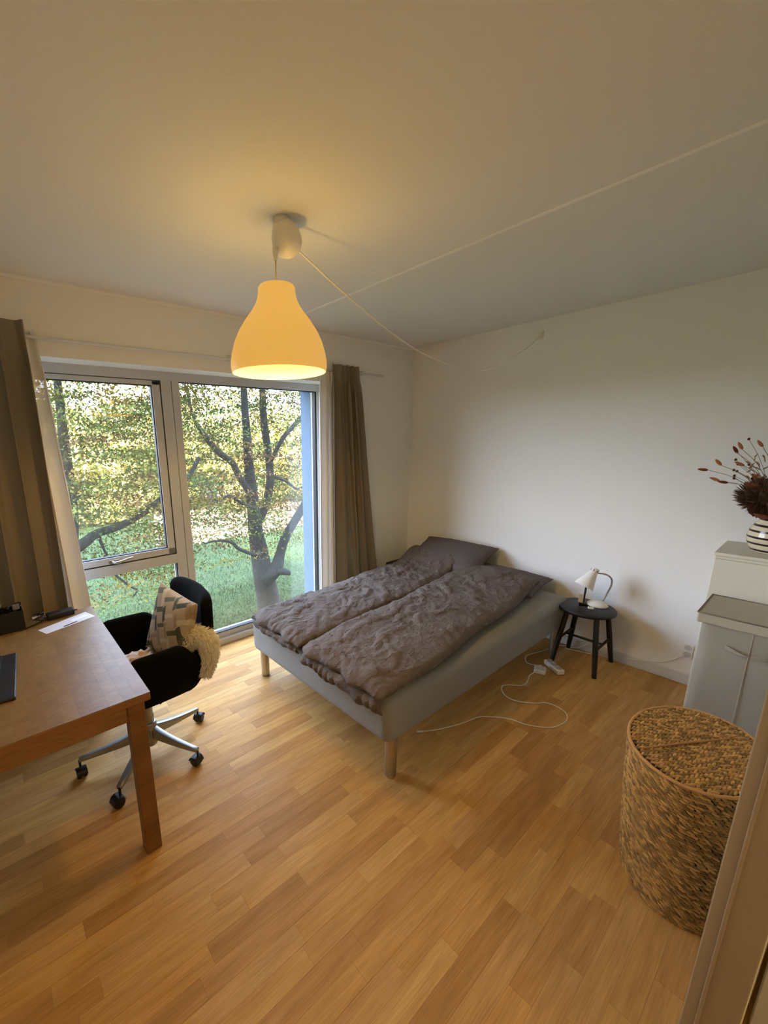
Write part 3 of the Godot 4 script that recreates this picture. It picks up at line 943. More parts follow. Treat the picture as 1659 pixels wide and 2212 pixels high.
func cushion_material() -> StandardMaterial3D:
	var n := 512
	var im := Image.create(n, n, true, Image.FORMAT_RGB8)
	im.fill(Color(0.66, 0.58, 0.47))
	var cols := [Color(0.20, 0.22, 0.15), Color(0.40, 0.39, 0.31), Color(0.52, 0.50, 0.41), Color(0.31, 0.33, 0.22), Color(0.74, 0.68, 0.57), Color(0.27, 0.27, 0.22), Color(0.58, 0.49, 0.38)]
	var r := RandomNumberGenerator.new()
	r.seed = 77
	# printed blocks: bands set in a herringbone of slanted bars
	var bars := []
	for j in 5:
		for i in 6:
			var cx := 45 + i * 88 + r.randi_range(-10, 10)
			var cy := 55 + j * 102 + r.randi_range(-12, 12)
			var up := (i + j) % 2 == 0
			bars.append([Vector2(cx, cy), 0.72 if up else -0.72, Vector2(r.randf_range(46, 62), r.randf_range(15, 24)), cols[r.randi() % 7]])
	for b in bars:
		var ca := cos(b[1])
		var sa := sin(b[1])
		for y in range(maxi(0, int(b[0].y) - 66), mini(n, int(b[0].y) + 66)):
			for x in range(maxi(0, int(b[0].x) - 66), mini(n, int(b[0].x) + 66)):
				var d: Vector2 = Vector2(x, y) - b[0]
				if absf(d.x * ca + d.y * sa) < b[2].x and absf(d.y * ca - d.x * sa + 0.35 * (d.x * ca + d.y * sa)) < b[2].y:
					im.set_pixel(x, y, b[3])
	im.generate_mipmaps()
	var m := mat(Color.WHITE, 0.9)
	m.albedo_texture = ImageTexture.create_from_image(im)
	return m

# ---------------------------------------------------------------- cabinet, vase, hamper
func cabinet_side():
	var c := thing("cabinet", "plain white cabinet against the bed wall with a vase on top", "cabinet", Vector3(3.285, 0, -0.157))
	obj("carcass", rbox(Vector3(0.385, 0.985, 0.376), 0.003, 1), M.cabinet, c, Vector3(0.008, 0.4925, 0))
	obj("top_panel", rbox(Vector3(0.400, 0.018, 0.386), 0.003, 1), M.cabinet, c, Vector3(0.002, 0.996, 0))
	obj("door", rbox(Vector3(0.016, 0.93, 0.372), 0.003, 1), M.cabinet, c, Vector3(-0.193, 0.505, 0))
	obj("knob", lathe([Vector2(0, 0), Vector2(0.006, 0), Vector2(0.006, 0.012), Vector2(0.013, 0.018), Vector2(0.012, 0.026), Vector2(0, 0.028)], 16), M.aluminium, c, Vector3(-0.20, 0.62, 0.14)).rotation.z = PI / 2
	# striped vase
	var v := thing("striped_vase", "rounded cream vase with dark horizontal stripes on the cabinet", "vase", Vector3(3.27, 1.005, -0.150))
	v.scale = Vector3.ONE * 1.32
	var prof := [Vector2(0, 0.0), Vector2(0.052, 0.0), Vector2(0.062, 0.006), Vector2(0.074, 0.025), Vector2(0.082, 0.050), Vector2(0.083, 0.070), Vector2(0.078, 0.095), Vector2(0.068, 0.115), Vector2(0.058, 0.130), Vector2(0.055, 0.140), Vector2(0.057, 0.150), Vector2(0.053, 0.150), Vector2(0.051, 0.138), Vector2(0.060, 0.115), Vector2(0.074, 0.07), Vector2(0.06, 0.012), Vector2(0, 0.010)]
	var glaze := mat(Color(0.87, 0.83, 0.73), 0.15)
	obj("vase_body", lathe(prof, 48), glaze, v)
	var dark := mat(Color(0.16, 0.11, 0.11), 0.2)
	for band in [[0.014, 0.0705], [0.041, 0.0805], [0.066, 0.0845], [0.091, 0.0805], [0.114, 0.0700], [0.139, 0.0565]]:
		var y0: float = band[0]
		var pts := []
		for k in 5:
			var y := y0 - 0.004 + 0.002 * k
			var r := 0.0
			for q in 10:
				var a: Vector2 = prof[q]
				var b: Vector2 = prof[q + 1]
				if y >= a.y and y <= b.y:
					r = lerpf(a.x, b.x, (y - a.y) / maxf(b.y - a.y, 1e-5))
			pts.append(Vector2(r + 0.0007, y))
		obj("stripe", lathe(pts, 48), dark, v)
	bouquet()
	# laundry hamper of pale grey cloth with a lid
	var h := thing("laundry_hamper", "pale grey fabric laundry hamper with lid before the cabinet", "hamper", Vector3(2.88, 0, -0.150))
	obj("fabric_body", slab(96, 30, func(u: float, v: float) -> Vector3:
		var a := u * TAU
		var hx := 0.168
		var hz := 0.150
		var sx := signf(cos(a)) * pow(absf(cos(a)), 0.22)
		var sz := signf(sin(a)) * pow(absf(sin(a)), 0.22)
		var sag := 1.0 + 0.06 * exp(-pow((v - 0.10) / 0.10, 2.0)) - 0.035 * sin(v * PI) + 0.010 * sin(a * 5.0 + v * 6.0) * sin(v * PI)
		return Vector3(hx * sx * sag, lerpf(0.03, 0.725, v), hz * sz * sag),
		func(_u: float, _v: float) -> float: return 0.003), M.hamper, h)
	obj("base_hem", slab(96, 8, func(u: float, v: float) -> Vector3:
		var a := u * TAU
		var sx := signf(cos(a)) * pow(absf(cos(a)), 0.22)
		var sz := signf(sin(a)) * pow(absf(sin(a)), 0.22)
		return Vector3(0.172 * sx, lerpf(0.0, 0.13, v) + 0.006 * sin(a * 3.0), 0.156 * sz),
		func(_u: float, v: float) -> float: return 0.004 + 0.004 * sin(v * PI)), M.hamper, h)
	obj("lid", rbox(Vector3(0.362, 0.052, 0.342), 0.008), M.hamper_lid, h, Vector3(-0.004, 0.748, 0.003))
	obj("lid_piping", tube([Vector3(-0.186, 0.774, -0.168), Vector3(-0.186, 0.774, 0.172), Vector3(0.178, 0.774, 0.172), Vector3(0.178, 0.774, -0.168), Vector3(-0.186, 0.774, -0.168)], 0.0035, 6), M.hamper_edge, h)
	obj("seam", boxes([[Vector3(-0.1725, 0.15, 0.03), Vector3(-0.168, 0.72, 0.0325)]], 0.001), M.hamper_lid, h)
	# webbing handle on the front
	obj("handle", slab(30, 4, func(u: float, v: float) -> Vector3:
		return Vector3(-0.176 - 0.022 * sin(u * PI), 0.625 - 0.012 * sin(u * PI) + 0.022 * (v - 0.5) * cos(u * PI), lerpf(-0.05, 0.11, u)),
		func(_u: float, _v: float) -> float: return 0.0015), M.hamper, h)
	# wall sockets behind
	var so := thing("wall_socket", "white double wall socket low beside the hamper", "socket", Vector3(3.484, 0.235, -0.42))
	obj("plate", rbox(Vector3(0.012, 0.10, 0.055), 0.004), M.white_plastic, so)
	for y in [-0.024, 0.024]:
		obj("insert", lathe([Vector2(0, 0), Vector2(0.019, 0), Vector2(0.017, 0.003), Vector2(0, 0.001)], 20), mat(Color(0.78, 0.78, 0.77), 0.5), so, Vector3(-0.006, y, 0)).rotation.z = PI / 2
	var sl := tag(obj("cord", tube([Vector3(3.470, 0.205, -0.43), Vector3(3.475, 0.16, -0.47), Vector3(3.478, 0.115, -0.52), Vector3(3.470, 0.085, -0.60), Vector3(3.462, 0.06, -0.70), Vector3(3.455, 0.03, -0.82), Vector3(3.44, 0.006, -0.95), Vector3(3.40, 0.004, -1.1)], 0.003, 6, 5), M.white_plastic), "thin white cord drooping from the low wall socket", "cord")

func bouquet():
	var b := thing("dried_bouquet", "rust and grey dried flower bouquet in the striped vase", "dried flowers", Vector3(3.27, 1.188, -0.150))
	b.scale = Vector3.ONE * 1.25
	var rust := mat(Color(0.45, 0.20, 0.09), 0.9)
	var brown := mat(Color(0.30, 0.14, 0.08), 0.9)
	var tan := mat(Color(0.66, 0.42, 0.26), 0.95)
	var greyb := mat(Color(0.36, 0.28, 0.22), 0.95)
	var stem_m := mat(Color(0.50, 0.42, 0.30), 0.9)
	var leaf := func(l: float, w: float) -> ArrayMesh:
		return slab(10, 14, func(u: float, v: float) -> Vector3:
			var ww := w * pow(sin(PI * clampf(v * 0.94 + 0.05, 0.0, 1.0)), 0.8) * (1.0 + 0.12 * sin(v * 40.0))
			return Vector3((u - 0.5) * 2.0 * ww, v * l, 0.25 * l * v * v + 0.4 * ww * pow(u * 2.0 - 1.0, 2.0)),
			func(_u: float, _v: float) -> float: return 0.0006)
	var dirto := func(d: Vector3) -> Basis:
		return Basis(Quaternion(Vector3.UP, d.normalized()))
	# grass heads on long stems: x towards the wall, z towards the right edge of the photograph
	var heads := [Vector3(-0.05, 0.20, -0.245), Vector3(-0.10, 0.225, -0.20), Vector3(-0.02, 0.29, -0.155), Vector3(-0.04, 0.275, -0.165), Vector3(0.02, 0.30, -0.10), Vector3(-0.06, 0.155, -0.20), Vector3(-0.08, 0.15, -0.17), Vector3(0.0, 0.22, -0.14), Vector3(0.0, 0.30, 0.02), Vector3(-0.03, 0.27, 0.06), Vector3(0.02, 0.33, -0.02), Vector3(-0.03, 0.31, 0.10), Vector3(0.03, 0.26, 0.14)]
	for i in heads.size():
		var e: Vector3 = heads[i]
		var mid := e * 0.5 + Vector3(0, 0.04, 0)
		var st := obj("grass_stem", tube([Vector3(0, -0.08, 0), mid, e], 0.0010, 5, 4), stem_m, b)
		var d := (e - mid).normalized()
		var hd := obj("grass_head", lathe([Vector2(0, 0), Vector2(0.0045, 0.004), Vector2(0.0065, 0.014), Vector2(0.0055, 0.026), Vector2(0.003, 0.034), Vector2(0, 0.038)], 10), tan if i % 3 else rust, st, e)
		hd.basis = dirto.call(d + Vector3(rng.randfn(), rng.randfn(), rng.randfn()) * 0.2)
	# small round seed pods
	for i in 26:
		var a := rng.randf_range(-1.9, 1.0)
		var e := Vector3(rng.randf_range(-0.10, 0.10), rng.randf_range(0.16, 0.34), 0.17 * sin(a))
		var st := obj("pod_stem", tube([Vector3(0, -0.08, 0), e * 0.55 + Vector3(0, 0.02, 0), e], 0.0007, 4, 3), stem_m, b)
		obj("seed_pod", lathe([Vector2(0, -0.005), Vector2(0.004, -0.003), Vector2(0.005, 0.001), Vector2(0.003, 0.005), Vector2(0, 0.007)], 8), brown, st, e)
	# pale dried blossom clusters
	for i in 40:
		var e := Vector3(rng.randf_range(-0.09, 0.09), rng.randf_range(0.17, 0.26), rng.randf_range(-0.13, 0.08))
		obj("blossom", leaf.call(0.020, 0.008), mat(Color(0.62, 0.52, 0.40), 0.95), b, e).basis = dirto.call(Vector3(rng.randfn(), absf(rng.randfn()) + 0.3, rng.randfn()))
	# broad leaves
	for i in 46:
		var a := rng.randf_range(-PI, PI)
		var up := rng.randf_range(0.15, 0.95)
		var d := Vector3(cos(a) * 0.8, up, sin(a))
		var st: float = rng.randf_range(0.0, 0.08)
		var m: StandardMaterial3D = [rust, brown, tan, rust, greyb][rng.randi() % 5]
		obj("leaf", leaf.call(rng.randf_range(0.06, 0.11), rng.randf_range(0.016, 0.03)), m, b, d.normalized() * st + Vector3(0, rng.randf_range(0.01, 0.08), 0)).basis = dirto.call(d) * Basis(Vector3.UP, rng.randf() * TAU)
	obj("leaf", leaf.call(0.085, 0.035), brown, b, Vector3(-0.04, 0.155, 0.0)).basis = dirto.call(Vector3(-0.2, 1, -0.3)) * Basis(Vector3.UP, 1.4)
	obj("leaf", leaf.call(0.05, 0.028), rust, b, Vector3(-0.05, 0.0, -0.045)).basis = dirto.call(Vector3(-0.5, 0.2, -0.3)) * Basis(Vector3.UP, 1.0)
	# two fuzzy grey-brown heads, spiky
	var xf := []
	var cols := []
	for i in 3400:
		var n := Vector3(rng.randfn(), rng.randfn(), rng.randfn()).normalized()
		var cen := Vector3(-0.025, 0.095, -0.045) if i % 2 else Vector3(-0.015, 0.10, 0.04)
		xf.append(Transform3D(dirto.call(n + Vector3(0, 0.3, 0)).scaled_local(Vector3.ONE * rng.randf_range(0.7, 1.3)), cen + n * Vector3(0.055, 0.050, 0.078)))
		var g := rng.randf_range(0.6, 1.2)
		cols.append(Color(0.10 * g, 0.055 * g, 0.032 * g))
	var spike := tube([Vector3(0, 0, 0), Vector3(0, 0.014, 0.001), Vector3(0, 0.03, 0.004)], [0.0016, 0.0012, 0.0003], 4)
	var vm := mat(Color.WHITE, 0.95)
	vm.vertex_color_use_as_albedo = true
	stuff("thistle_spikes", spike, vm, xf, cols, b)
	obj("thistle_core", join([[lathe([Vector2(0, -0.045), Vector2(0.035, -0.03), Vector2(0.052, 0.0), Vector2(0.035, 0.03), Vector2(0, 0.045)], 14), Transform3D(Basis(), Vector3(-0.025, 0.095, -0.045))], [lathe([Vector2(0, -0.045), Vector2(0.035, -0.03), Vector2(0.052, 0.0), Vector2(0.035, 0.03), Vector2(0, 0.045)], 14), Transform3D(Basis(), Vector3(-0.015, 0.10, 0.04))]]), greyb, b)

# ---------------------------------------------------------------- woven basket
func basket():
	var b := thing("woven_basket", "tall oval woven seagrass basket with lid by the door frame", "basket", Vector3(1.882, 0, -0.114))
	var rx := 0.262
	var rz := 0.187
	var hgt := 0.530
	var rad := func(v: float) -> float: return 0.995 + 0.02 * sin(clampf(v, 0.0, 1.0) * PI) + 0.005 * v
	var inner := mat(Color(0.15, 0.085, 0.03), 1.0)
	obj("lining", sheet(64, 12, func(u: float, v: float) -> Vector3:
		var t := v * 12.0
		var y := clampf((t - 1.0) / 10.0, 0.0, 1.0)
		var e := 0.0 if t < 0.5 or t > 11.5 else 1.0
		var r: float = rad.call(y)
		return Vector3((rx - 0.008) * r * cos(u * TAU) * e, y * (hgt - 0.012), (rz - 0.008) * r * sin(u * TAU) * e - 0.038 * y), true), inner, b)
	var straw := mat(Color.WHITE, 0.85)
	straw.vertex_color_use_as_albedo = true
	var blade := lathe([Vector2(0, -0.5), Vector2(0.30, -0.40), Vector2(0.48, -0.15), Vector2(0.50, 0.12), Vector2(0.30, 0.40), Vector2(0, 0.5)], 7)
	var tint := func() -> Color:
		var g := pow(rng.randf(), 1.3) * 0.95 + 0.48
		return Color(0.40 * g, 0.225 * g * rng.randf_range(0.93, 1.06), 0.062 * g)
	# walls: rows of short twisted strands
	var xf := []
	var cols := []
	var rows := 54
	for j in rows:
		var v := (j + 0.5) / rows
		var r: float = rad.call(v)
		var cnt := 84
		for i in cnt:
			var a := (i + 0.5 * (j % 2)) / cnt * TAU + rng.randfn() * 0.006
			var p := Vector3(rx * r * cos(a), v * hgt, rz * r * sin(a) - 0.038 * v)
			var n := Vector3(cos(a) / rx, 0, sin(a) / rz).normalized()
			var tan := Vector3.UP.cross(n)
			var lean := (tan * -0.90 + Vector3.UP * (0.34 + 0.12 * rng.randfn())).normalized()
			var sidev := n.cross(lean)
			xf.append(Transform3D(Basis(sidev * 0.0092, lean * rng.randf_range(0.020, 0.028), n * 0.012), p + n * rng.randf_range(-0.001, 0.002)))
			cols.append(tint.call())
	stuff("woven_wall", blade, straw, xf, cols, b)
	# lid: braided rows straight across
	var rl: float = rad.call(1.0)
	var lid := obj("lid", sheet(64, 3, func(u: float, v: float) -> Vector3:
		var t := roundi(v * 3.0)
		var e: float = [0.0, 1.0, 1.0, 0.0][t]
		return Vector3((rx * rl - 0.004) * cos(u * TAU) * e, [0.0, 0.0, 0.010, 0.010][t], (rz * rl - 0.004) * sin(u * TAU) * e), true), inner, b, Vector3(0, hgt - 0.006, -0.038))
	xf = []
	cols = []
	var along := Vector3(0.845, 0, 0.535)
	var over := Vector3(-0.535, 0, 0.845)
	var lj := 0
	var off := -0.28
	while off < 0.28:
		var x := -0.28 + (0.008 if lj % 2 else 0.0)
		while x < 0.28:
			var p := along * x + over * off
			if pow(p.x / (rx * rl - 0.006), 2.0) + pow(p.z / (rz * rl - 0.006), 2.0) < 1.0:
				var dirx := (along * 0.88 + over * (0.42 if lj % 2 else -0.42) + Vector3(0, 0.10 * rng.randfn(), 0)).normalized()
				var sd := Vector3.UP.cross(dirx).normalized()
				xf.append(Transform3D(Basis(sd * 0.0098, dirx * rng.randf_range(0.022, 0.031), Vector3.UP * 0.011), p + Vector3(0, 0.011 + rng.randf_range(-0.001, 0.002), 0)))
				cols.append(tint.call())
			x += 0.0175
		off += 0.0092
		lj += 1
	stuff("woven_lid_strands", blade, straw, xf, cols, lid)
	# the raised braid across the middle and the light rim
	var pale := mat(Color(0.72, 0.53, 0.30), 0.85)
	obj("centre_braid", tube([Vector3(-0.175, 0.016, -0.118), Vector3(-0.08, 0.018, -0.060), Vector3(0.014, 0.018, -0.004), Vector3(0.13, 0.016, 0.066)], 0.0042, 7, 6), mat(Color(0.62, 0.43, 0.22), 0.85), lid)
	var ring := []
	for i in 65:
		var a := i / 64.0 * TAU
		ring.append(Vector3((rx * rl + 0.003) * cos(a), hgt + 0.004 + 0.001 * sin(a * 30.0), (rz * rl + 0.003) * sin(a) - 0.038))
	obj("rim", tube(ring, 0.0058, 8, 2), pale, b)

# ---------------------------------------------------------------- pendant lamp
func pendant():
	var l := thing("pendant_lamp", "glowing bell shaped pendant lamp under the ceiling", "lamp", Vector3(1.036, 0, -1.52))
	var shade := mat(Color(0.80, 0.77, 0.71), 0.45)
	shade.emission_enabled = true
	shade.emission = Color(1.0, 0.72, 0.20)
	shade.emission_energy_multiplier = 1.0
	shade.backlight = Color(1.0, 0.78, 0.32)
	var outer := [Vector2(0.196, 1.925), Vector2(0.200, 1.945), Vector2(0.199, 1.97), Vector2(0.193, 2.00), Vector2(0.181, 2.04), Vector2(0.162, 2.08), Vector2(0.136, 2.12), Vector2(0.110, 2.152), Vector2(0.092, 2.178), Vector2(0.081, 2.203), Vector2(0.076, 2.225), Vector2(0.075, 2.243), Vector2(0.070, 2.252), Vector2(0.060, 2.255)]
	var prof := []
	for i in range(outer.size() - 1, -1, -1):
		prof.append(outer[i] - Vector2(0.003, 0))
	prof.append_array(outer)
	obj("shade", lathe(prof, 64), shade, l)
	obj("socket", lathe([Vector2(0, 2.115), Vector2(0.020, 2.115), Vector2(0.022, 2.16), Vector2(0.018, 2.20), Vector2(0.010, 2.255), Vector2(0.004, 2.275), Vector2(0, 2.275)], 20), M.white_plastic, l)
	var bulb_m := mat(Color(1, 0.95, 0.85), 0.4)
	bulb_m.emission_enabled = true
	bulb_m.emission = Color(1.0, 0.72, 0.35)
	bulb_m.emission_energy_multiplier = 4.0
	obj("bulb", lathe([Vector2(0, 2.010), Vector2(0.015, 2.013), Vector2(0.027, 2.025), Vector2(0.030, 2.042), Vector2(0.026, 2.062), Vector2(0.016, 2.085), Vector2(0.013, 2.112), Vector2(0, 2.113)], 24), bulb_m, l)
	# the canopy: a tilted egg under the ceiling
	var egg := obj("canopy", lathe([Vector2(0, -0.066), Vector2(0.024, -0.062), Vector2(0.045, -0.048), Vector2(0.058, -0.026), Vector2(0.061, -0.004), Vector2(0.057, 0.020), Vector2(0.047, 0.043), Vector2(0.036, 0.060), Vector2(0.033, 0.060), Vector2(0.033, 0.045), Vector2(0, 0.045)], 40), M.white_plastic, l, Vector3(0.056, 2.432, 0.0))
	egg.rotation = Vector3(0.10, 0, 0.42)
	obj("hook_plate", lathe([Vector2(0, 2.47), Vector2(0.034, 2.47), Vector2(0.036, 2.4995), Vector2(0, 2.4995)], 24), M.white_plastic, l, Vector3(0.036, 0, 0))
	obj("cord_grip", lathe([Vector2(0, 2.345), Vector2(0.006, 2.345), Vector2(0.012, 2.375), Vector2(0.012, 2.39), Vector2(0, 2.39)], 16), M.white_plastic, l, Vector3(0.0, 0, 0))
	obj("cord", tube([Vector3(0, 2.265, 0), Vector3(-0.001, 2.30, 0), Vector3(0, 2.35, 0)], 0.0030, 8), mat(Color(0.75, 0.70, 0.60), 0.6), l)
	var om := OmniLight3D.new()
	om.name = "lamp_glow"
	om.light_color = Color(1.0, 0.81, 0.42)
	om.light_energy = 0.165
	om.light_size = 0.03
	om.omni_range = 12.0
	om.omni_attenuation = 2.0
	om.shadow_enabled = true
	om.position = Vector3(0, 2.045, 0)
	l.add_child(om)
	# what leaves through the open bottom of the shade
	var sp := SpotLight3D.new()
	sp.name = "lamp_beam"
	sp.light_color = Color(1.0, 0.81, 0.42)
	sp.light_energy = 1.02
	sp.light_size = 0.05
	sp.spot_range = 12.0
	sp.spot_attenuation = 2.0
	sp.spot_angle = 82.0
	sp.spot_angle_attenuation = 0.35
	sp.shadow_enabled = true
	sp.position = Vector3(0, 2.0, 0)
	sp.rotation.x = -PI / 2
	l.add_child(sp)
	# cable from the lamp to a socket high on the wall
	var cb := thing("lamp_cable", "white cable looping from the pendant lamp to the wall", "cable")
	obj("cable", tube([Vector3(1.145, 2.410, -1.52), Vector3(1.24, 2.372, -1.526), Vector3(1.39, 2.312, -1.532), Vector3(1.72, 2.190, -1.540), Vector3(2.02, 2.110, -1.546), Vector3(2.35, 2.068, -1.552), Vector3(2.62, 2.068, -1.558), Vector3(2.88, 2.120, -1.562), Vector3(3.25, 2.265, -1.568), Vector3(3.47, 2.382, -1.572)], 0.0034, 8, 6), M.white_plastic, cb)
	var pl := thing("wall_outlet", "small white outlet high on the bed wall", "outlet", Vector3(3.484, 2.391, -1.583))
	obj("plate", rbox(Vector3(0.018, 0.062, 0.062), 0.004), M.white_plastic, pl)
	obj("plug", rbox(Vector3(0.022, 0.03, 0.028), 0.005), M.white_plastic, pl, Vector3(-0.014, -0.004, 0.010))

# ---------------------------------------------------------------- stool, bedside lamp, extension lead
func stool():
	var s := thing("stool", "round black wooden stool beside the bed head", "stool", Vector3(3.262, 0, -0.958))
	var top := 0.44
	# seat with a slot to carry it by
	var seat := CSGCombiner3D.new()
	seat.name = "seat"
	s.add_child(seat)
	var disc := CSGPolygon3D.new()
	disc.polygon = PackedVector2Array([Vector2(0, top - 0.030), Vector2(0.166, top - 0.030), Vector2(0.176, top - 0.024), Vector2(0.180, top - 0.014), Vector2(0.178, top - 0.005), Vector2(0.172, top), Vector2(0, top)])
	disc.mode = CSGPolygon3D.MODE_SPIN
	disc.spin_sides = 64
	disc.smooth_faces = true
	disc.material = M.dark_wood
	seat.add_child(disc)
	var cut := CSGBox3D.new()
	cut.size = Vector3(0.030, 0.1, 0.095)
	cut.operation = CSGShape3D.OPERATION_SUBTRACTION
	cut.position = Vector3(0.012, top, -0.005)
	cut.rotation.y = 0.5
	cut.material = M.dark_wood
	seat.add_child(cut)
	var feet := [Vector3(-0.150, 0, -0.130), Vector3(-0.165, 0, 0.152), Vector3(0.175, 0, 0.150), Vector3(0.172, 0, -0.137)]
	var heads := []
	for f in feet:
		var h := Vector3(f.x * 0.66, top - 0.028, f.z * 0.66)
		heads.append(h)
		obj("leg", tube([f, f.lerp(h, 0.5), h], [0.0145, 0.0175, 0.0165], 14), M.dark_wood, s)
	# stretchers in an H
	var at := func(i: int, t: float) -> Vector3: return feet[i].lerp(heads[i], t)
	obj("stretcher", tube([at.call(0, 0.46), at.call(3, 0.46)], 0.009, 10), M.dark_wood, s)
	obj("stretcher", tube([at.call(1, 0.46), at.call(2, 0.46)], 0.009, 10), M.dark_wood, s)
	obj("stretcher", tube([(at.call(0, 0.46) + at.call(3, 0.46)) / 2, (at.call(1, 0.46) + at.call(2, 0.46)) / 2], 0.009, 10), M.dark_wood, s)
	# white reading lamp, not lit
	var l := thing("reading_lamp", "small white gooseneck reading lamp on the black stool", "lamp", Vector3(3.345, top, -0.920))
	obj("base", lathe([Vector2(0, 0), Vector2(0.064, 0), Vector2(0.067, 0.004), Vector2(0.062, 0.014), Vector2(0.048, 0.026), Vector2(0.026, 0.034), Vector2(0, 0.037)], 40), M.white_plastic, l)
	obj("gooseneck", tube([Vector3(0.030, 0.026, 0.020), Vector3(0.045, 0.09, 0.036), Vector3(0.060, 0.15, 0.050), Vector3(0.058, 0.20, 0.046), Vector3(0.030, 0.232, 0.018), Vector3(-0.020, 0.243, -0.022)], 0.0055, 10, 6), mat(Color(0.66, 0.64, 0.60), 0.35, 0.6), l)
	var hd := obj("lamp_shade", lathe([Vector2(0.062, -0.075), Vector2(0.064, -0.075), Vector2(0.026, 0.042), Vector2(0.024, 0.046), Vector2(0.024, 0.072), Vector2(0.019, 0.076), Vector2(0, 0.076), Vector2(0, 0.072), Vector2(0.019, 0.04), Vector2(0.062, -0.075)], 36), M.white_plastic, l, Vector3(-0.064, 0.213, -0.050))
	hd.basis = Basis(Vector3(0.61, 0, -0.79).normalized(), 0.50)
	for k in 6:
		var a := k * TAU / 6
		obj("vent", rbox(Vector3(0.003, 0.016, 0.006), 0.001, 1), mat(Color(0.35, 0.33, 0.30), 0.6), hd, Vector3(0.0235 * cos(a), 0.058, 0.0235 * sin(a))).rotation.y = -a
	# a dark stick holder with a pale card
	var st := thing("holder", "thin black upright holder with pale card on the stool", "holder", Vector3(3.300, top, -0.995))
	obj("rod", tube([Vector3(0, 0.0, 0), Vector3(0.004, 0.145, 0.004)], 0.0065, 8), M.black_plastic, st)
	obj("foot", rbox(Vector3(0.05, 0.012, 0.04), 0.003), M.black_plastic, st, Vector3(0, 0.006, 0))
	obj("card", rbox(Vector3(0.006, 0.065, 0.032), 0.002), mat(Color(0.70, 0.62, 0.48), 0.8), st, Vector3(-0.020, 0.045, -0.012))
	var eb := thing("small_box", "tiny white box at the front of the stool", "box", Vector3(3.236, top, -0.925), 0.5)
	obj("body", rbox(Vector3(0.024, 0.014, 0.034), 0.003), M.white_plastic, eb, Vector3(0, 0.007, 0))
	# extension lead on the floor with a charger plugged in
	var ex := thing("power_strip", "white power strip on the floor before the stool", "power strip", Vector3(3.015, 0, -1.032), 0.0)
	ex.rotation.y = atan2(0.85, -0.60) * -1.0 + PI / 2
	obj("body", rbox(Vector3(0.055, 0.036, 0.165), 0.010), M.white_plastic, ex, Vector3(0, 0.018, 0))
	for k in 3:
		obj("outlet", lathe([Vector2(0, 0.036), Vector2(0.020, 0.036), Vector2(0.020, 0.0375), Vector2(0.017, 0.0375), Vector2(0.016, 0.0365), Vector2(0, 0.0365)], 18), mat(Color(0.80, 0.79, 0.76), 0.4), ex, Vector3(0, 0, -0.05 + k * 0.05))
	var ch := thing("charger", "square white charger lying beside the power strip", "charger", Vector3(2.900, 0, -1.080), 0.35)
	obj("body", rbox(Vector3(0.075, 0.032, 0.075), 0.008), M.white_plastic, ch, Vector3(0, 0.016, 0))
	obj("pin", rbox(Vector3(0.03, 0.012, 0.02), 0.003), M.white_plastic, ch, Vector3(0.048, 0.018, 0.0))
	var cc := thing("charging_cable", "long thin white charging cable looping over the floor", "cable")
	obj("cable", tube([Vector3(1.739, 0.004, -1.225), Vector3(1.835, 0.004, -1.172), Vector3(1.984, 0.004, -1.117), Vector3(2.093, 0.004, -1.092), Vector3(2.164, 0.004, -1.044), Vector3(2.229, 0.004, -0.964), Vector3(2.259, 0.004, -0.87), Vector3(2.337, 0.004, -0.776), Vector3(2.449, 0.004, -0.745), Vector3(2.527, 0.004, -0.762), Vector3(2.566, 0.004, -0.816), Vector3(2.558, 0.004, -0.893), Vector3(2.509, 0.004, -0.928), Vector3(2.439, 0.004, -1.01), Vector3(2.43, 0.004, -1.08), Vector3(2.479, 0.004, -1.139), Vector3(2.544, 0.004, -1.153), Vector3(2.639, 0.004, -1.075), Vector3(2.718, 0.004, -1.08), Vector3(2.79, 0.006, -1.10), Vector3(2.862, 0.012, -1.09)], 0.0028, 7, 6), M.white_plastic, cc)
	obj("connector", tube([Vector3(1.715, 0.005, -1.24), Vector3(1.742, 0.005, -1.222)], 0.0045, 8), M.white_plastic, cc)
	tag(obj("cord", tube([Vector3(2.96, 0.012, -1.11), Vector3(2.95, 0.004, -1.19), Vector3(3.05, 0.004, -1.24), Vector3(3.20, 0.004, -1.20), Vector3(3.33, 0.004, -1.17), Vector3(3.42, 0.004, -1.14), Vector3(3.45, 0.01, -1.05), Vector3(3.462, 0.06, -0.98), Vector3(3.465, 0.14, -0.90)], 0.0032, 7, 6), M.white_plastic), "white cord of the power strip running under the stool", "cord")

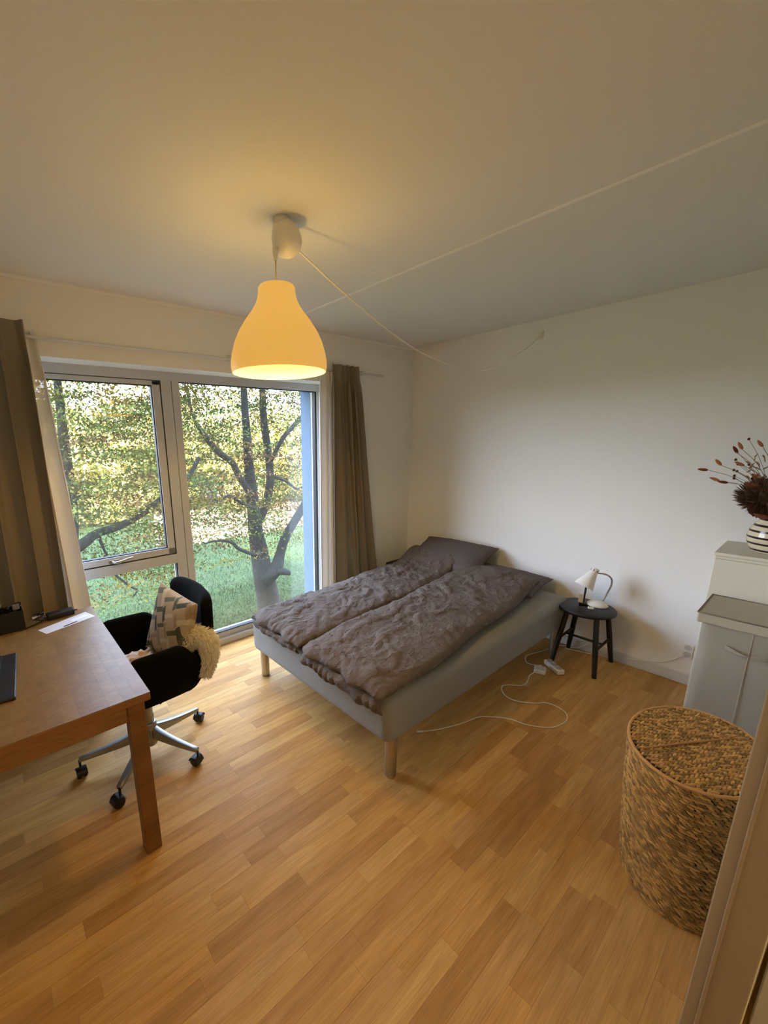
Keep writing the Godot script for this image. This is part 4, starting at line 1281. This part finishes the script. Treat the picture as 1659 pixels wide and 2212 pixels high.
# ---------------------------------------------------------------- trees and lawn outside
func outside():
	var gnd := -3.05
	var lawn_tex := noise_tex(256, 256, 31, 0.03)
	var im := lawn_tex.get_image()
	var lawn_m := mat(Color(0.27, 0.32, 0.20), 1.0, 0.0, 0.1)
	relief(lawn_m, lawn_tex, Vector3.ONE * 0.8, 6.0)
	var hill := FastNoiseLite.new()
	hill.seed = 5
	hill.frequency = 0.09
	var g := struct("ground", sheet(60, 60, func(u: float, v: float) -> Vector3:
		var x := lerpf(-45.0, 75.0, u)
		var z := lerpf(-3.15, -95.0, pow(v, 1.6))
		return Vector3(x, gnd + 0.10 * hill.get_noise_2d(x, z) + 0.035 * maxf(0.0, -z - 22.0), z)), lawn_m)
	g.name = "lawn"
	# fallen leaves and grass blades
	var leaf := sheet(2, 2, func(u: float, v: float) -> Vector3:
		var a := (u - 0.5) * sin(PI * clampf(0.12 + v * 0.80, 0.0, 1.0)) * 1.15
		return Vector3(a, 0.28 * absf(a) - 0.10 * v * v, v - 0.5))
	var xf := []
	var cols := []
	var blade := sheet(1, 2, func(u: float, v: float) -> Vector3: return Vector3((u - 0.5) * 0.012 * (1.0 - v * 0.9), v * 0.06, 0.03 * v * v))
	for i in 60000:
		var z := -3.5 - 20.0 * pow(rng.randf(), 1.5)
		var x := rng.randf_range(0.05, 0.95) * -z + rng.randf_range(-0.5, 0.5)
		xf.append(Transform3D(Basis(Vector3.UP, rng.randf() * TAU).scaled(Vector3(1, rng.randf_range(0.5, 1.2), 1) * (1.0 + 0.09 * -z)), Vector3(x, gnd + 0.10 * hill.get_noise_2d(x, z) - 0.02, z)))
		var k := rng.randf_range(0.7, 1.2)
		cols.append(Color(0.064 * k, 0.093 * k, 0.039 * k))
	var vm := mat(Color.WHITE, 0.9, 0.0, 0.2)
	vm.vertex_color_use_as_albedo = true
	stuff("grass", blade, vm, xf, cols, g)
	xf = []
	cols = []
	for i in 16000:
		var near := i < 9000
		var z := rng.randf_range(-8.2, -3.6) if near else rng.randf_range(-30.0, -18.0)
		var x := rng.randf_range(0.30, 0.95) * -z
		if near and rng.randf() > smoothstep(-9.0, -6.0, z):
			continue
		var y := gnd + 0.10 * hill.get_noise_2d(x, z) + 0.035 * maxf(0.0, -z - 22.0)
		var k := rng.randf_range(0.6, 1.3)
		xf.append(Transform3D(Basis.from_euler(Vector3(rng.randfn() * 0.4, rng.randf() * TAU, rng.randfn() * 0.4)).scaled(Vector3.ONE * (0.07 if near else 0.17)), Vector3(x, y + 0.06, z)))
		cols.append(Color(0.34 * k, 0.22 * k, 0.13 * k))
	stuff("fallen_leaves", leaf, vm, xf, cols, g)

	var bark := relief(mat(Color(0.225, 0.22, 0.205), 0.95, 0.0, 0.2), noise_tex(128, 128, 44, 0.04), Vector3.ONE * 1.5, 2.0)
	var foliage := mat(Color.WHITE, 0.75, 0.0, 0.3)
	foliage.vertex_color_use_as_albedo = true
	foliage.backlight = Color(0.6, 0.6, 0.6)
	M.foliage = foliage
	M.leaf = leaf

	# the beech in front of the right pane
	var t := thing("beech_tree", "large grey beech with forked trunk before the right pane", "tree", Vector3(5.58, gnd, -9.0))
	var off := -Vector3(5.58, gnd, -9.0)
	var limb := func(called: String, tree: Node3D, o: Vector3, pts: Array) -> void:
		var p := []
		var r := []
		for q in pts:
			p.append(Vector3(q.x, q.y, q.z) + o)
			r.append(q.w)
		obj(called, tube(p, r, 12, 5), bark, tree)
	limb.call("trunk", t, off, [Vector4(5.58, -3.15, -9, 0.42), Vector4(5.52, -2.55, -9, 0.31), Vector4(5.44, -2.04, -9, 0.299), Vector4(5.36, -1.59, -9, 0.258), Vector4(5.3, -1.14, -9, 0.231), Vector4(5.23, -0.63, -9, 0.191), Vector4(5.2, -0.08, -9, 0.165), Vector4(5.16, 0.46, -9, 0.151), Vector4(5.13, 1.03, -9, 0.126), Vector4(5.12, 1.7, -9, 0.102), Vector4(5.1, 2.35, -9, 0.089), Vector4(5.1, 3.09, -9, 0.076), Vector4(5.12, 3.7, -9, 0.065), Vector4(5.2, 6.0, -9, 0.02)])
	limb.call("branch", t, off, [Vector4(5.34, -1.95, -8.9, 0.22), Vector4(5.60, -1.61, -8.7, 0.183), Vector4(5.74, -1.28, -8.7, 0.134), Vector4(5.88, -0.93, -8.7, 0.122), Vector4(6.12, -0.59, -8.7, 0.111), Vector4(6.39, -0.27, -8.7, 0.112), Vector4(6.64, 0.04, -8.7, 0.112), Vector4(6.9, 0.58, -8.7, 0.1), Vector4(7.14, 1.31, -8.7, 0.075), Vector4(7.6, 3.2, -8.7, 0.03)])
	limb.call("branch", t, off, [Vector4(5.57, -1.62, -8.65, 0.133), Vector4(5.78, -1.70, -8.55, 0.10), Vector4(5.92, -1.76, -8.5, 0.06)])
	limb.call("branch", t, off, [Vector4(5.22, -0.60, -9.1, 0.14), Vector4(5.41, -0.44, -9.2, 0.122), Vector4(5.69, 0.03, -9.2, 0.11), Vector4(5.85, 0.62, -9.2, 0.11), Vector4(5.84, 1.34, -9.2, 0.096), Vector4(5.75, 2.04, -9.2, 0.094), Vector4(5.74, 2.83, -9.2, 0.081), Vector4(5.76, 4.6, -9.2, 0.04)])
	limb.call("branch", t, off, [Vector4(5.17, 0.25, -8.98, 0.10), Vector4(5.06, 0.42, -8.9, 0.092), Vector4(4.77, 0.86, -8.9, 0.078), Vector4(4.63, 1.17, -8.9, 0.077), Vector4(4.27, 1.45, -8.9, 0.075), Vector4(4.01, 1.77, -8.9, 0.063), Vector4(3.81, 2.07, -8.9, 0.041), Vector4(3.71, 2.41, -8.9, 0.03), Vector4(3.62, 2.88, -8.9, 0.02)])
	limb.call("branch", t, off, [Vector4(5.80, 1.10, -9.1, 0.055), Vector4(6.05, 1.74, -8.8, 0.059), Vector4(6.59, 2.2, -8.8, 0.06), Vector4(6.9, 2.5, -8.8, 0.048), Vector4(7.42, 2.99, -8.8, 0.037)])
	limb.call("branch", t, off, [Vector4(5.75, 0.80, -9.0, 0.045), Vector4(5.88, 0.67, -8.5, 0.035), Vector4(6.22, 0.45, -8.5, 0.036), Vector4(6.57, 0.57, -8.5, 0.024)])
	limb.call("branch", t, off, [Vector4(5.19, -0.08, -8.9, 0.05), Vector4(5.01, 0.06, -8.6, 0.045), Vector4(4.63, 0.24, -8.5, 0.033), Vector4(4.31, 0.45, -8.5, 0.032), Vector4(4.11, 0.4, -8.5, 0.021)])
	limb.call("branch", t, off, [Vector4(5.28, -1.15, -8.9, 0.065), Vector4(5.03, -1.1, -8.6, 0.058), Vector4(4.74, -0.99, -8.5, 0.045), Vector4(4.44, -0.82, -8.5, 0.044), Vector4(4.27, -0.64, -8.5, 0.044), Vector4(3.92, -0.54, -8.5, 0.021), Vector4(3.58, -0.56, -8.5, 0.016)])
	# its neighbour at the left, mostly behind the sheer curtain
	var t2 := thing("beech_tree", "leafy beech behind the left pane with one long low branch", "tree", Vector3(0.85, gnd, -9.5))
	var off2 := -Vector3(0.85, gnd, -9.5)
	limb.call("trunk", t2, off2, [Vector4(0.82, -3.15, -9.5, 0.25), Vector4(0.89, -1.85, -9.5, 0.216), Vector4(1.05, -0.56, -9.5, 0.191), Vector4(1.17, 0.2, -9.5, 0.17), Vector4(1.23, 0.76, -9.5, 0.14), Vector4(1.27, 1.5, -9.5, 0.11), Vector4(1.31, 2.38, -9.5, 0.081), Vector4(1.4, 5.0, -9.5, 0.03)])
	limb.call("branch", t2, off2, [Vector4(1.0, -0.55, -9.4, 0.13), Vector4(1.04, -0.3, -8.7, 0.112), Vector4(1.25, -0.12, -8.5, 0.096), Vector4(1.47, 0.01, -8.5, 0.079), Vector4(1.9, 0.1, -8.5, 0.073), Vector4(2.36, 0.31, -8.5, 0.075), Vector4(2.78, 0.55, -8.5, 0.067), Vector4(3.28, 0.86, -8.5, 0.059), Vector4(3.63, 1.33, -8.5, 0.04)])
	limb.call("branch", t2, off2, [Vector4(1.18, 0.50, -9.45, 0.06), Vector4(1.45, 0.67, -9.3, 0.028), Vector4(1.62, 0.63, -9.3, 0.019)])
	limb.call("branch", t2, off2, [Vector4(1.48, -0.02, -8.5, 0.035), Vector4(1.53, -0.26, -8.5, 0.027), Vector4(1.64, -0.6, -8.5, 0.018), Vector4(1.8, -0.9, -8.5, 0.019)])
	limb.call("branch", t2, off2, [Vector4(1.50, -0.62, -8.1, 0.022), Vector4(1.81, -0.99, -8, 0.022), Vector4(1.94, -1.11, -8, 0.018), Vector4(1.83, -1.23, -8, 0.009)])

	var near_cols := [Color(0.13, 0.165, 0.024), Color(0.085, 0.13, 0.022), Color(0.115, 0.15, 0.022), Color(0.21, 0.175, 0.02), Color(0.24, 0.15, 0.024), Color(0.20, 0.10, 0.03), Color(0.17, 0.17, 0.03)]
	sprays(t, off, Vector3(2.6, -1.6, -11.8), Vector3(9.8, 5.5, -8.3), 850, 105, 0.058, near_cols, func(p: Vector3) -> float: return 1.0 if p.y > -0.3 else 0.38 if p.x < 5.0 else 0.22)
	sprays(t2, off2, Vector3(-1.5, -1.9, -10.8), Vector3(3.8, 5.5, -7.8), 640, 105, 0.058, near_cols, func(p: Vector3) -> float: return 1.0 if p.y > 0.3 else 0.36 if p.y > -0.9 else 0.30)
	# sunlit trees and bushes farther back
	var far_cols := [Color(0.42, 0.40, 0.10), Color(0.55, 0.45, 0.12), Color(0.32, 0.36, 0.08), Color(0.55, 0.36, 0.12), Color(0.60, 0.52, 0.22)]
	var far_trees := [["yellow maple", Vector3(3.0, 0, -27), 4.2, 6.5], ["green gold lime", Vector3(9.5, 0, -30), 5.0, 7.0], ["copper crowned", Vector3(16.0, 0, -28), 4.6, 6.0], ["pale yellow", Vector3(23.0, 0, -33), 5.2, 7.5], ["olive", Vector3(29.0, 0, -31), 5.0, 7.0], ["wide golden", Vector3(13.0, 0, -40), 6.5, 9.0], ["tall light green", Vector3(24.0, 0, -46), 7.0, 10.0], ["tall russet", Vector3(4.0, 0, -44), 6.5, 10.0]]
	var places := ["seen low through the left pane", "behind the low left branch", "seen just left of the beech trunk", "seen just right of the beech trunk", "beside the outer window reveal", "in the second row behind the beech", "farthest back at the right", "farthest back at the left"]
	for i in far_trees.size():
		var q: Array = far_trees[i]
		var pos: Vector3 = q[1]
		pos.y = gnd + 0.035 * maxf(0.0, -pos.z - 22.0)
		var ft := thing("autumn_tree", "%s autumn tree %s" % [q[0], places[i]], "tree", pos, 0, "sunlit trees beyond the lawn")
		obj("trunk", tube([Vector3(0, -0.3, 0), Vector3(0.1, q[3] * 0.35, 0), Vector3(0.0, q[3] * 0.8, 0.1)], [0.28, 0.2, 0.06], 10, 3), bark, ft)
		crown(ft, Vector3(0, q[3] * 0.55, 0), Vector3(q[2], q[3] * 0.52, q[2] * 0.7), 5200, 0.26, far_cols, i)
	var gh := thing("garden_house", "small pale garden house glimpsed beyond the lawn", "house", Vector3(14.2, gnd + 0.25, -29.0), -0.35)
	obj("wall", boxes([[Vector3(-1.6, -0.3, -1.2), Vector3(1.6, 1.5, 1.2)]], 0.02), mat(Color(0.38, 0.40, 0.44), 0.8), gh)
	obj("roof", join([[rbox(Vector3(3.7, 0.10, 1.65), 0.02), Transform3D(Basis(Vector3.RIGHT, 0.42), Vector3(0, 1.76, 0.68))], [rbox(Vector3(3.7, 0.10, 1.65), 0.02), Transform3D(Basis(Vector3.RIGHT, -0.42), Vector3(0, 1.76, -0.68))]]), mat(Color(0.33, 0.36, 0.42), 0.7), gh)
	obj("door", rbox(Vector3(0.7, 1.3, 0.06), 0.01), mat(Color(0.12, 0.13, 0.13), 0.6), gh, Vector3(-0.7, 0.62, 1.21))
	obj("window_pane", rbox(Vector3(0.7, 0.55, 0.05), 0.01), M.black_plastic, gh, Vector3(0.7, 0.85, 1.21))
	for i in 7:
		var pos := Vector3(1.5 + i * 4.2, 0, -25.0 - 1.5 * (i % 3))
		pos.y = gnd + 0.035 * maxf(0.0, -pos.z - 22.0)
		var bs := thing("bush", ["low yellow green bush", "low rusty bush", "low pale green bush"][i % 3] + " in the row beyond the lawn, " + ["first", "second", "third", "fourth", "fifth", "sixth", "seventh"][i] + " from the left", "bush", pos, 0, "bushes beyond the lawn")
		obj("stem", tube([Vector3(0, -0.2, 0), Vector3(0.05, 0.9, 0)], [0.07, 0.03], 8), bark, bs)
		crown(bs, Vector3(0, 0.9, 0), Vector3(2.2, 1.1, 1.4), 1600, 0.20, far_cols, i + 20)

func sprays(tree: Node3D, o: Vector3, lo: Vector3, hi: Vector3, n: int, per: int, size: float, colors: Array, keep: Callable) -> void:
	var xf := []
	var cols := []
	for i in n:
		var c := Vector3(rng.randf_range(lo.x, hi.x), rng.randf_range(lo.y, hi.y), rng.randf_range(lo.z, hi.z))
		if rng.randf() > keep.call(c):
			continue
		var tone: Color = colors[rng.randi() % colors.size()]
		var yaw := rng.randf() * TAU
		var ax := Vector3(cos(yaw), rng.randf_range(-0.25, 0.12), sin(yaw))
		var sd := Vector3(-sin(yaw), 0.0, cos(yaw))
		for k in per:
			var p := c + ax * rng.randf_range(-0.62, 0.62) + sd * rng.randfn() * 0.22 + Vector3(0, rng.randfn() * 0.055, 0)
			var b := Basis.from_euler(Vector3(rng.randfn() * 0.55 + 0.25, rng.randf() * TAU, rng.randfn() * 0.5))
			xf.append(Transform3D(b.scaled_local(Vector3(0.62, 0.62, 1.0) * size * rng.randf_range(0.75, 1.3)), p + o))
			var g := rng.randf_range(0.7, 1.3)
			cols.append((tone * g).clamp())
	stuff("foliage", M.leaf, M.foliage, xf, cols, tree)

func crown(tree: Node3D, c: Vector3, r: Vector3, n: int, size: float, colors: Array, s: int) -> void:
	var xf := []
	var cols := []
	var nz := FastNoiseLite.new()
	nz.seed = s
	nz.frequency = 0.35
	for i in n:
		var d := Vector3(rng.randfn(), rng.randfn(), rng.randfn()).normalized()
		var p := d * pow(rng.randf(), 0.45) * (1.0 + 0.35 * nz.get_noise_3dv(d * 4.0)) * r + c
		var g := rng.randf_range(0.75, 1.2)
		var t := clampf(nz.get_noise_3dv(p * 1.2) * 1.4 + 0.5 + rng.randfn() * 0.12, 0.0, 0.999)
		xf.append(Transform3D(Basis.from_euler(Vector3(rng.randfn() * 0.7, rng.randf() * TAU, rng.randfn() * 0.7)).scaled_local(Vector3(0.8, 0.8, 1.0) * size * rng.randf_range(0.7, 1.4)), p))
		cols.append((colors[int(t * colors.size())] * g).clamp())
	stuff("foliage", M.leaf, M.foliage, xf, cols, tree)
